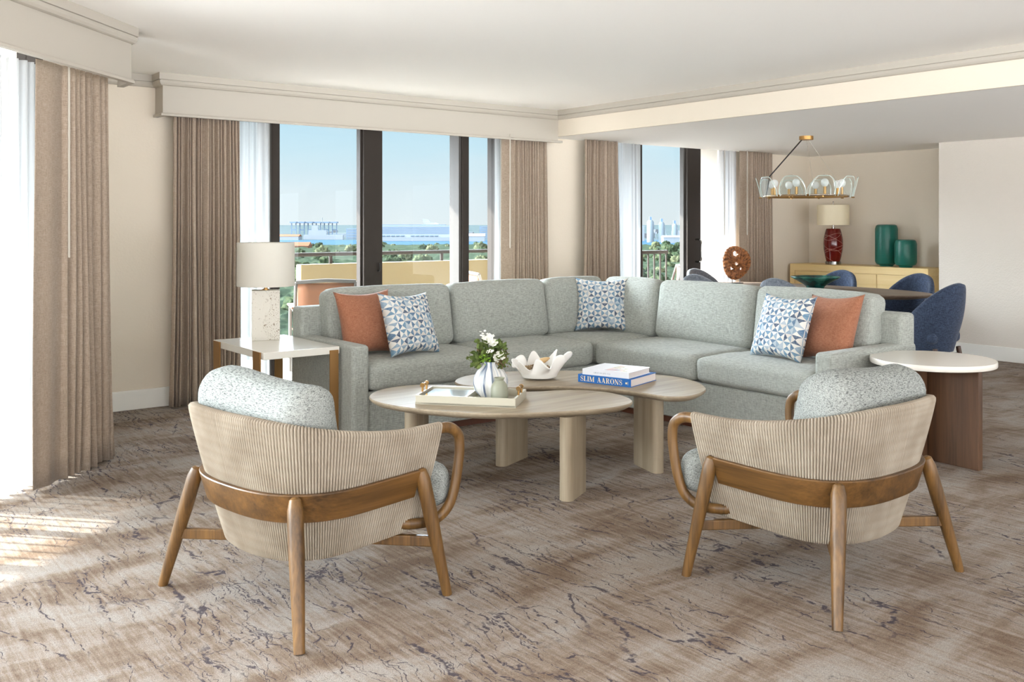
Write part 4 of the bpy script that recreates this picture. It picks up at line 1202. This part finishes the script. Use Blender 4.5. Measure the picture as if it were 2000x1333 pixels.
MB().lathe([(.0058,0),(.0058,.0006)],20).build('emblem',MAT['gold'],b1,loc=(W/2-.03,-Dp/2,.022),rot=(math.pi/2,0,0))
MB().box(W/2-.0195,W/2-.018,-Dp/2-.0006,-Dp/2,.012,.032).build('spine_mark',MAT['gold'],b1)
lettering('GREAT ESCAPES USA',b2,-W*.87/2+.078,.012,.0085,1.0,-Dp*.43-.0004,MAT['greyink'],gap=.14)
# ------------------------------------------------------------------ stone end table and lamp
et=empty('end_table',(2.60,5.885,0),0,'white stone end table on flat brass legs left of the sofa','side table')
MB().box(-.255,.255,-.415,.415,.575,.62).build('tabletop',MAT['stone'],et,bevel=.003)
for sx,sy in ((-1,-1),(-1,1),(1,-1),(1,1)):
    MB().box(sx*.262-.004,sx*.262+.004,sy*.33-.055,sy*.33+.055,0,.619).build('leg',MAT['bronze'],et) if sx<0 else MB().box(sx*.215-.03,sx*.215+.03,sy*.418-.004,sy*.418+.004,0,.60).build('leg',MAT['bronze'],et)
lx,ly=cw(-1.665,6.44)
la=empty('table_lamp',(lx,ly,.62),cAng+math.radians(15),'white drum shade table lamp on a terrazzo block base','lamp')
MB().box(-.092,.092,-.06,.06,0,.335).build('base',MAT['terra'],la,bevel=.003)
# smooth wavy slab set into the front of the block
pts=[(-.092,0)]+[( .008+.026*math.sin(z/.335*2*math.pi*1.15+2.6), z) for z in [k*.335/30 for k in range(31)]]+[(-.092,.335)]
n=len(pts)
v=[(x,-.070,z) for x,z in pts]+[(x,-.058,z) for x,z in pts]
MB().add(v,[tuple(range(n)),tuple(range(2*n-1,n-1,-1))]+[(i,(i+1)%n,n+(i+1)%n,n+i) for i in range(n)]).build('wave_inlay',MAT['terra_plain'],la,bevel=.003)
MB().lathe([(.022,.335),(.022,.342),(.012,.344),(.012,.375),(.006,.38),(.006,.62)],20).build('stem',MAT['brass'],la,smooth='auto')
MB().lathe([(.190,.362),(.192,.364),(.190,.655),(.188,.655),(.186,.653),(.188,.364)],64,False,False).build('lamp_shade',MAT['shade'],la,smooth='auto')

# ------------------------------------------------------------------ round side table
rx,ry=cw(2.507,5.68)
rt_=empty('round_side_table',(rx,ry,0),cAng,'round cream topped side table on crossed walnut panels','side table')
MB().lathe([(.343,.565),(.349,.568),(.351,.574),(.351,.594),(.348,.6)],96).build('tabletop',MAT['stone2'],rt_,smooth='auto')
a=math.atan2(.83,-.55)
def slab(cx,cy,L,t,ang): 
    d=Vector((math.cos(ang),math.sin(ang))); q=Vector((-d.y,d.x)); c=Vector((cx,cy))
    return MB().prism([tuple(c+d*L/2+q*t/2),tuple(c-d*L/2+q*t/2),tuple(c-d*L/2-q*t/2),tuple(c+d*L/2-q*t/2)],0,.566)
slab(-.02,-.02,.62,.042,a).build('panel',MAT['walnut'],rt_,bevel=.003)
slab(-.19,-.12,.30,.042,a+math.pi/2).build('panel',MAT['walnut'],rt_,bevel=.003)
slab(.16,.10,.30,.042,a+math.pi/2).build('panel',MAT['walnut'],rt_,bevel=.003)

# ------------------------------------------------------------------ dining group
DT=(8.34,5.78)
dt=empty('dining_table',(*DT,0),0,'long oval smoked oak dining table behind the sofa','dining table')
prof=[(.90,.705),(.97,.72),(.997,.735),(1,.742),(.995,.75)]
v=[];sg=96
for k,z in prof:
    for i in range(sg):
        t=2*math.pi*i/sg; c,s_=math.cos(t),math.sin(t)
        v.append((k*.52*math.copysign(abs(c)**.85,c),k*1.24*math.copysign(abs(s_)**.9,s_),z))
f=[(j*sg+i,j*sg+(i+1)%sg,(j+1)*sg+(i+1)%sg,(j+1)*sg+i) for j in range(len(prof)-1) for i in range(sg)]+[tuple(range(sg-1,-1,-1)),tuple((len(prof)-1)*sg+i for i in range(sg))]
MB().add(v,f).build('tabletop',MAT['dark_table'],dt,smooth='auto')
for yy in (-.55,.55):
    MB().lathe([(.24,0),(.24,.02),(.10,.06),(.08,.3),(.09,.6),(.2,.70),(.2,.707)],40).build('pedestal',MAT['dark_leg'],dt,loc=(0,yy,0),smooth='auto')
def dining_chair(mat):
    c=empty('dining_chair',(0,0,0))
    # wrapped shell: faces local +y, back towards -y
    def sh(u,w,o=0.0):
        th=math.radians(-118+236*u); k=abs(2*u-1)
        top=.46+.425*max(0,math.cos(k*math.pi/2))**.85
        z=.30+(top-.30)*w
        r=.245-.05*(1-w)**2+.018*math.sin(math.pi*w)+o
        lean=-.055*max(0,(z-.45)/.43)
        return (r*1.08*math.sin(th), -r*math.cos(th)*1.05+lean+.02, z)
    nu,nw=44,16
    m=MB(); T=.045
    def full(u,w):
        # outside up, round the rim, inside down
        if w<.5: return sh(u,w/.5*.985,0)
        if w<.56: 
            a=(w-.5)/.06*math.pi; p=Vector(sh(u,.985,0)); q=Vector(sh(u,.985,-T)); c_=(p+q)/2; h=(p-q)/2
            e=c_+h*math.cos(a)+Vector((0,0,T/2*math.sin(a))); return tuple(e)
        return sh(u,(1-(w-.56)/.44)*.985*.8+.2*.985,-T)
    m.grid(full,nu,44); n=44
    m.f.append(tuple(range(n))); m.f.append(tuple((nu-1)*n+k for k in range(n)))
    m.build('backrest',mat,c,smooth=True)
    v,f=rbox(.215,.225,.055,.045,10,(0,0,.012)); MB().add(v,f).build('seat',mat,c,loc=(0,.055,.425),smooth=True)
    MB().lathe([(.17,.285),(.2,.30),(.205,.375)],32).build('seat_shell',mat,c,loc=(0,.02,0),smooth='auto')
    for sx,sy in ((-1,-1),(1,-1),(-1,1),(1,1)):
        MB().tube([(sx*.205,sy*.20,0),(sx*.185,sy*.175,.22),(sx*.172,sy*.158,.335)],[.014,.021,.02],10).build('leg',MAT['dark_leg'],c,smooth='auto')
    for sy in (-1,1): MB().box(-.17,.17,sy*.158-.012,sy*.158+.012,.245,.283).build('rail',MAT['dark_leg'],c,bevel=.004)
    return c
CH=[((8.0,4.34),-4,'navy','navy blue upholstered dining chair at the near table end beside the sofa arm'),
    ((9.02,5.16),84,'navy','blue dining chair across the table in front of the right sideboard doors'),
    ((9.02,6.02),92,'navy','blue dining chair across the table behind the dark green bowl'),
    ((7.62,5.52),-86,'greyblue','grey blue dining chair whose curved top shows left of the green bowl'),
    ((7.58,6.45),-88,'greyblue','grey dining chair partly below the carved disc, nearer the sofa'),
    ((8.28,7.02),182,'greyblue','grey dining chair at the far table end beside the balcony door')]
p1_=None;p2_=None
for (x,y),rz,mt,lb in CH:
    if mt=='navy':
        if p1_ is None: c=p1_=dining_chair(MAT['navy'])
        else: c=copy_tree(p1_)
    else:
        if p2_ is None: c=p2_=dining_chair(MAT['greyblue'])
        else: c=copy_tree(p2_)
    c.location=(x,y,0); c.rotation_euler=(0,0,math.radians(rz)); tag(c,lb,'chair','dining chairs')
# green bowl on the table
def jade():
    m,N,L,P=newmat('jade_glaze'); tc=N.new('ShaderNodeTexCoord')
    a=tex(N,L,tc.outputs['Object'],(9,9,9),sc=1,detail=4)
    r=ramp(N,[(0.35,S(10,40,38)),(0.55,S(22,82,74)),(0.68,S(60,120,104))]); L.new(a,r.inputs['Fac']); L.new(r.outputs['Color'],P.inputs['Base Color']); P.inputs['Roughness'].default_value=.2
    return m
gx,gy=8.32,5.72
o=MB().lathe([(.075,0),(.085,.004),(.09,.02),(.12,.045),(.18,.08),(.235,.108),(.243,.118),(.240,.122),(.228,.112),(.17,.08),(.10,.04),(.03,.028)],64,True,True).build('bowl',jade(),None,loc=(gx,gy,.75),smooth=True)
tag(o,'wide dark green glazed bowl on the dining table','bowl')
# carved coral disc on pins
def carved():
    m,N,L,P=newmat('carved_wood'); tc=N.new('ShaderNodeTexCoord')
    a=tex(N,L,tc.outputs['Object'],(30,30,30),sc=1,detail=4)
    r=ramp(N,[(0.35,S(92,52,26)),(0.6,S(170,110,64))]); L.new(a,r.inputs['Fac']); L.new(r.outputs['Color'],P.inputs['Base Color']); P.inputs['Roughness'].default_value=.4
    return m
sc=empty('disc_sculpture',(8.34,6.74,.75),cAng+math.radians(18),'carved brown wooden disc with holes standing on two pins','sculpture')
NR_,NT=40,168; HOL=[(0,-.005,.022),(-.065,-.055,.021),(.055,-.06,.020),(-.012,.10,.032)]
def dsc(i,j,s):
    a=2*math.pi*j/NT; R=.178*(1+.05*math.cos(a-.9)-.04*math.cos(2*a)+.05*math.sin(3*a+1)+.01*math.sin(26*a)); t=.06+.94*i/(NR_-1) if i else 0.0
    r=R*t; x,z=r*math.cos(a),r*math.sin(a)
    th=.035*math.sqrt(max(0,1-t**4))+.003
    nb_=int(30); rid=abs(math.sin(a*15+1.2*math.sin(4*t+a*2)+math.sin(a*3)))
    th+=.020*(rid-.5)*min(1,t*2.2)*(1 if t<.97 else .3)
    for hx,hz,hr in HOL:
        d=math.hypot(x-hx,z-hz)/hr
        if d<2: th*=.45+.55*max(0,(d-1))
    return (x,-th if s else th,z)
def hole(i,j):
    a=2*math.pi*(j+.5)/NT; r=.178*(.06+.94*(i+.5)/(NR_-1)); x,z=r*math.cos(a),r*math.sin(a)
    return any(math.hypot(x-hx,z-hz)<hr*.92 for hx,hz,hr in HOL)
v=[dsc(i,j,s) for s in (0,1) for i in range(NR_) for j in range(NT)]
I=lambda s,i,j:(s*NR_+i)*NT+j%NT
solid_={(i,j):not hole(i,j) for i in range(1,NR_-1) for j in range(NT)}
f=[]
for (i,j),ok in solid_.items():
    if not ok: continue
    for s in (0,1): f.append((I(s,i,j),I(s,i+1,j),I(s,i+1,j+1),I(s,i,j+1)))
    for (ni,nj,e) in ((i-1,j,((i,j),(i,j+1))),(i+1,j,((i+1,j),(i+1,j+1))),(i,(j-1)%NT,((i,j),(i+1,j))),(i,(j+1)%NT,((i,j+1),(i+1,j+1)))):
        if not solid_.get((ni,nj),False):
            (a1,b1_),(a2,b2_)=e; f.append((I(0,a1,b1_),I(0,a2,b2_),I(1,a2,b2_),I(1,a1,b1_)))
used=sorted({k for q in f for k in q}); mp={k:n for n,k in enumerate(used)}
m=MB(); m.v=[v[k] for k in used]; m.f=[tuple(mp[k] for k in q) for q in f]
m.build('disc',carved(),sc,loc=(0,0,.222),smooth=True)
for x in (-.045,.05): MB().tube([(x,0,.006),(x,0,.075)],.004,8).build('pin',MAT['chrome'],sc)
MB().box(-.075,.075,-.035,.035,0,.008).build('base',MAT['black'],sc,bevel=.002)

# sideboard
sb=empty('sideboard',(10.43,6.465,0),0,'pale maple sideboard along the dining room wall','sideboard')
Wd=.915
MB().box(-.22,.22,-Wd,Wd,.08,.815).build('carcass',MAT['maple'],sb,bevel=.003)
MB().box(-.235,.225,-Wd,Wd,.815,.9).build('top',MAT['maple'],sb,bevel=.003)
MB().box(-.235,-.215,-Wd,-Wd+.07,.08,.815).build('side_stile',MAT['maple'],sb,bevel=.002); MB().box(-.235,-.215,Wd-.07,Wd,.08,.815).build('side_stile',MAT['maple'],sb,bevel=.002)
MB().box(-.2,.2,-Wd+.03,Wd-.03,0,.08).build('plinth',MAT['dark_leg'],sb)
wd=(2*Wd-.14-.012)/3
for k in range(3):
    y0=-Wd+.073+k*(wd+.003)
    MB().box(-.232,-.216,y0,y0+wd-.004,.10,.81).build('door',MAT['maple'],sb,bevel=.002)
# red lamp
def redglaze():
    m,N,L,P=newmat('oxblood_glaze'); tc=N.new('ShaderNodeTexCoord')
    s=N.new('ShaderNodeSeparateXYZ'); L.new(tc.outputs['Object'],s.inputs[0])
    ang=mathn(N,L,'ARCTAN2',s.outputs[1],s.outputs[0]); f=None
    for k,(sl,off_) in enumerate(((.035,.07),(-.045,.12),(.03,.19),(-.05,.25),(.04,.30),(-.03,.34),(.05,.38))):
        d=mathn(N,L,'ABSOLUTE',mathn(N,L,'SUBTRACT',mathn(N,L,'SUBTRACT',s.outputs[2],off_),mathn(N,L,'MULTIPLY',mathn(N,L,'SINE',mathn(N,L,'ADD',ang,1.3*k)),sl*1.6)))
        l=mathn(N,L,'LESS_THAN',d,.0018); f=l if f is None else mathn(N,L,'MAXIMUM',f,l)
    c=mixc(N,L,mathn(N,L,'MULTIPLY',f,.75),S(98,16,12),S(206,150,140)); L.new(c,P.inputs['Base Color']); P.inputs['Roughness'].default_value=.12
    return m
rl=empty('table_lamp',(10.42,6.905,.9),0,'oxblood red ceramic table lamp with cream shade on the sideboard','lamp')
MB().lathe([(.094,0),(.094,.035),(.08,.04)],40).build('base',MAT['chrome'],rl,smooth='auto')
MB().lathe([(.083,.038),(.098,.10),(.112,.18),(.117,.25),(.113,.32),(.100,.39),(.088,.43),(.082,.443),(.05,.446)],48).build('body',redglaze(),rl,smooth='auto')
MB().lathe([(.02,.445),(.02,.46),(.01,.465),(.01,.52),(.005,.525),(.005,.77),(.009,.775),(.004,.785)],16).build('stem',MAT['chrome'],rl,smooth='auto')
MB().lathe([(.191,.488),(.193,.49),(.190,.737),(.188,.738),(.186,.736),(.189,.49)],64,False,False).build('lamp_shade',MAT['shade_cream'],rl,smooth='auto')
def tealglass():
    m,N,L,P=newmat('frosted_teal_glass'); tc=N.new('ShaderNodeTexCoord')
    s=N.new('ShaderNodeSeparateXYZ'); L.new(tc.outputs['Object'],s.inputs[0])
    w=mathn(N,L,'SINE',mathn(N,L,'MULTIPLY',s.outputs[2],420.0))
    P.inputs['Base Color'].default_value=S(20,118,104); P.inputs['Roughness'].default_value=.35; P.inputs['Transmission Weight'].default_value=.35
    a=tex(N,L,tc.outputs['Object'],(60,60,8),sc=1,detail=2)
    bumpn(N,L,P,mathn(N,L,'ADD',mathn(N,L,'MULTIPLY',w,.5),a),.14,.003)
    return m
MAT['teal']=tealglass()
def jar(x,y,r,h,label):
    o=MB().lathe([(r*.55,0),(r*.62,.012),(r*.62,.018),(r*.9,.03),(r,.06),(r,h-.05),(r*.9,h-.012),(r*.74,h),(r*.70,h),(r*.72,h-.012),(r*.86,h-.05),(r*.86,.06),(r*.4,.04)],56,True,True).build('glass_jar',MAT['teal'],None,loc=(x,y,.9),smooth='auto')
    tag(o,label,'vase','teal glass jars')
jar(10.44,6.20,.128,.495,'tall teal ribbed glass jar on the sideboard')
jar(10.34,5.90,.122,.32,'short squat teal ribbed glass jar on the sideboard')

# chandelier
cx_,cy_=8.14,5.70
cd=empty('chandelier',(cx_,cy_,LOW),cAng+math.radians(8),'brass ring chandelier with clear glass petals over the dining table','chandelier')
MB().lathe([(.066,-.038),(.068,-.036),(.068,0)],40).build('canopy',MAT['brass'],cd,smooth='auto')
RZ=-.60; RR=.395
MB().tube([(RR*math.cos(2*math.pi*k/72),RR*math.sin(2*math.pi*k/72),RZ) for k in range(72)],.011,8,closed=True).build('ring',MAT['brass'],cd,smooth='auto')
MB().tube([(-.045,0,-.036),(-.36,.05,-.40),(-.40,.05,RZ)],.0065,8).build('rod',MAT['black'],cd,smooth='auto')
for a in (-.4,.9): MB().tube([(.02*math.cos(a),.02*math.sin(a),-.036),(RR*math.cos(a),RR*math.sin(a),RZ)],.0016,6).build('wire',MAT['black_wire'],cd,smooth='auto')
MAT['petal_glass']=glassy('petal_glass',(.96,.985,.98,1),.13,.12)
MAT['petal_edge']=basic('glass_edge',S(206,220,214),.2)
MAT['bulb']=basic('opal_bulb',S(244,244,242),.3)
NP=10; g0=None;b0=None
def petal_pt(u,w):
    h=.205*w; a=.125*math.sqrt(max(0,1-(max(0,w-.25)/.75)**2.2)); x=a*(2*u-1)
    return (x,.045+.05*w-.18*x*x*2-.0,h)
for k in range(NP):
    a=2*math.pi*(k+.35)/NP
    if g0 is None:
        g=MB().grid(petal_pt,13,15).build('glass_petal',MAT['petal_glass'],cd,smooth=True,solid=.006); g0=g
        rimp=[petal_pt(0,w/14) for w in range(14)]+[petal_pt(1,w/14) for w in range(13,-1,-1)]
        e0=MB().tube(rimp,.0032,6).build('edge',MAT['petal_edge'],g,smooth='auto')
        f0=MB().tube([(0,.03,-.004),(0,.06,-.004)],.006,8).build('clip',MAT['brass'],g)
    else:
        g=copy_tree(g0,cd)
    g.location=(RR*math.cos(a),RR*math.sin(a),RZ-.008); g.rotation_euler=(0,0,a-math.pi/2)
for k in range(8):
    a=2*math.pi*(k+.1)/8
    if b0 is None:
        b=MB().tube([(0,0,0),(0,0,.085)],.0145,12).build('socket',MAT['brass'],cd,smooth='auto'); b0=b
        MB().lathe([(.014,.085),(.024,.093),(.034,.108),(.037,.125),(.034,.142),(.024,.156),(.012,.162),(.002,.164)],20).build('bulb',MAT['bulb'],b,smooth='auto')
    else: b=copy_tree(b0,cd)
    b.location=((RR-.05)*math.cos(a),(RR-.05)*math.sin(a),RZ)
MB().tube([((RR-.05)*math.cos(2*math.pi*k/72),(RR-.05)*math.sin(2*math.pi*k/72),RZ) for k in range(72)],.009,8,closed=True).build('inner_ring',MAT['brass'],cd,smooth='auto')

# ------------------------------------------------------------------ light, sky and camera
sc_=bpy.context.scene
sun=bpy.data.lights.new('sun','SUN'); sun.energy=18.0; sun.angle=math.radians(.6); sun.color=(1,.94,.84)
so_=bpy.data.objects.new('sun',sun); COL.objects.link(so_)
EL=math.radians(29); dirn=Vector((.666*math.cos(EL),-.746*math.cos(EL),-math.sin(EL)))
so_.rotation_euler=dirn.to_track_quat('-Z','Y').to_euler(); so_.location=(-6,12,8)
W_=bpy.data.worlds.new('sky'); sc_.world=W_; W_.use_nodes=True
N=W_.node_tree.nodes; L=W_.node_tree.links; N.clear()
out=N.new('ShaderNodeOutputWorld'); bg=N.new('ShaderNodeBackground'); tc=N.new('ShaderNodeTexCoord')
sx=N.new('ShaderNodeSeparateXYZ'); L.new(tc.outputs['Generated'],sx.inputs[0])
z=sx.outputs[2]
r=ramp(N,[(0.0,(.62,.70,.74,1)),(0.28,(.80,.88,.92,1)),(0.38,(.76,.87,.93,1)),(0.50,(.63,.84,.95,1)),(0.60,(.55,.80,.95,1)),(1.0,(.45,.66,.90,1))])
L.new(mrange(N,L,z,-.10,.25),r.inputs['Fac'])
# thin cloud streaks
cl=tex(N,L,tc.outputs['Generated'],(3,3,14),sc=1.6,detail=4)
col=mixc(N,L,mathn(N,L,'MULTIPLY',mrange(N,L,cl,.5,.75),.35),r.outputs['Color'],(.82,.88,.92,1))
# room fill added to the sky: above the haze band, round the sun, behind
def vdot(v):
    n=N.new('ShaderNodeVectorMath'); n.operation='DOT_PRODUCT'; L.new(tc.outputs['Generated'],n.inputs[0]); n.inputs[1].default_value=v; return n.outputs['Value']
high=mathn(N,L,'MULTIPLY',mathn(N,L,'MULTIPLY',mrange(N,L,z,.11,.22,smooth=True),mathn(N,L,'MULTIPLY',mrange(N,L,z,.4,.62,1.0,.02,smooth=True),mrange(N,L,vdot((0,1,0)),-.1,.35,smooth=True))),HIGH)
aur=mathn(N,L,'MULTIPLY',mathn(N,L,'POWER',mathn(N,L,'MAXIMUM',vdot(tuple(-dirn)),0.0),6.0),mathn(N,L,'MULTIPLY',mrange(N,L,z,.10,.2,smooth=True),AUR))
back=mathn(N,L,'MULTIPLY',mathn(N,L,'MULTIPLY',mrange(N,L,vdot((-.76,-.65,0)),.0,.5,smooth=True),BACK),mrange(N,L,z,-.06,.0,GRB,1.0))  # added fill from behind and left, stronger below the horizon
low_fill=mathn(N,L,'MULTIPLY',mathn(N,L,'MULTIPLY',mrange(N,L,vdot((1,-.2,0)),.0,.3,smooth=True),mrange(N,L,z,-.10,-.02,1.0,0.0)),3.6)  # added glow from below on the right, lifts the dining ceiling
back=mathn(N,L,'ADD',back,low_fill)
k=mathn(N,L,'ADD',mathn(N,L,'ADD',1.0,high),mathn(N,L,'ADD',aur,back))
warm=mixc(N,L,mathn(N,L,'DIVIDE',mathn(N,L,'ADD',aur,mathn(N,L,'ADD',back,mathn(N,L,'MULTIPLY',high,.6))),k),col,(.88,.90,.92,1))
L.new(warm,bg.inputs['Color']); L.new(k,bg.inputs['Strength']); L.new(bg.outputs[0],out.inputs[0])

cam=bpy.data.cameras.new('camera'); co=bpy.data.objects.new('camera',cam); COL.objects.link(co)
cam.sensor_width=36; cam.lens=36*F/2000; cam.shift_y=-(666.5-HOR)/2000; cam.clip_start=.05; cam.clip_end=60000
co.location=(0,0,EYE); co.rotation_euler=(math.pi/2,0,AZ-math.pi/2)
sc_.camera=co
vs=sc_.view_settings; vs.view_transform='Standard'; vs.look='None'; vs.gamma=1; vs.use_curve_mapping=False; vs.exposure=0.03
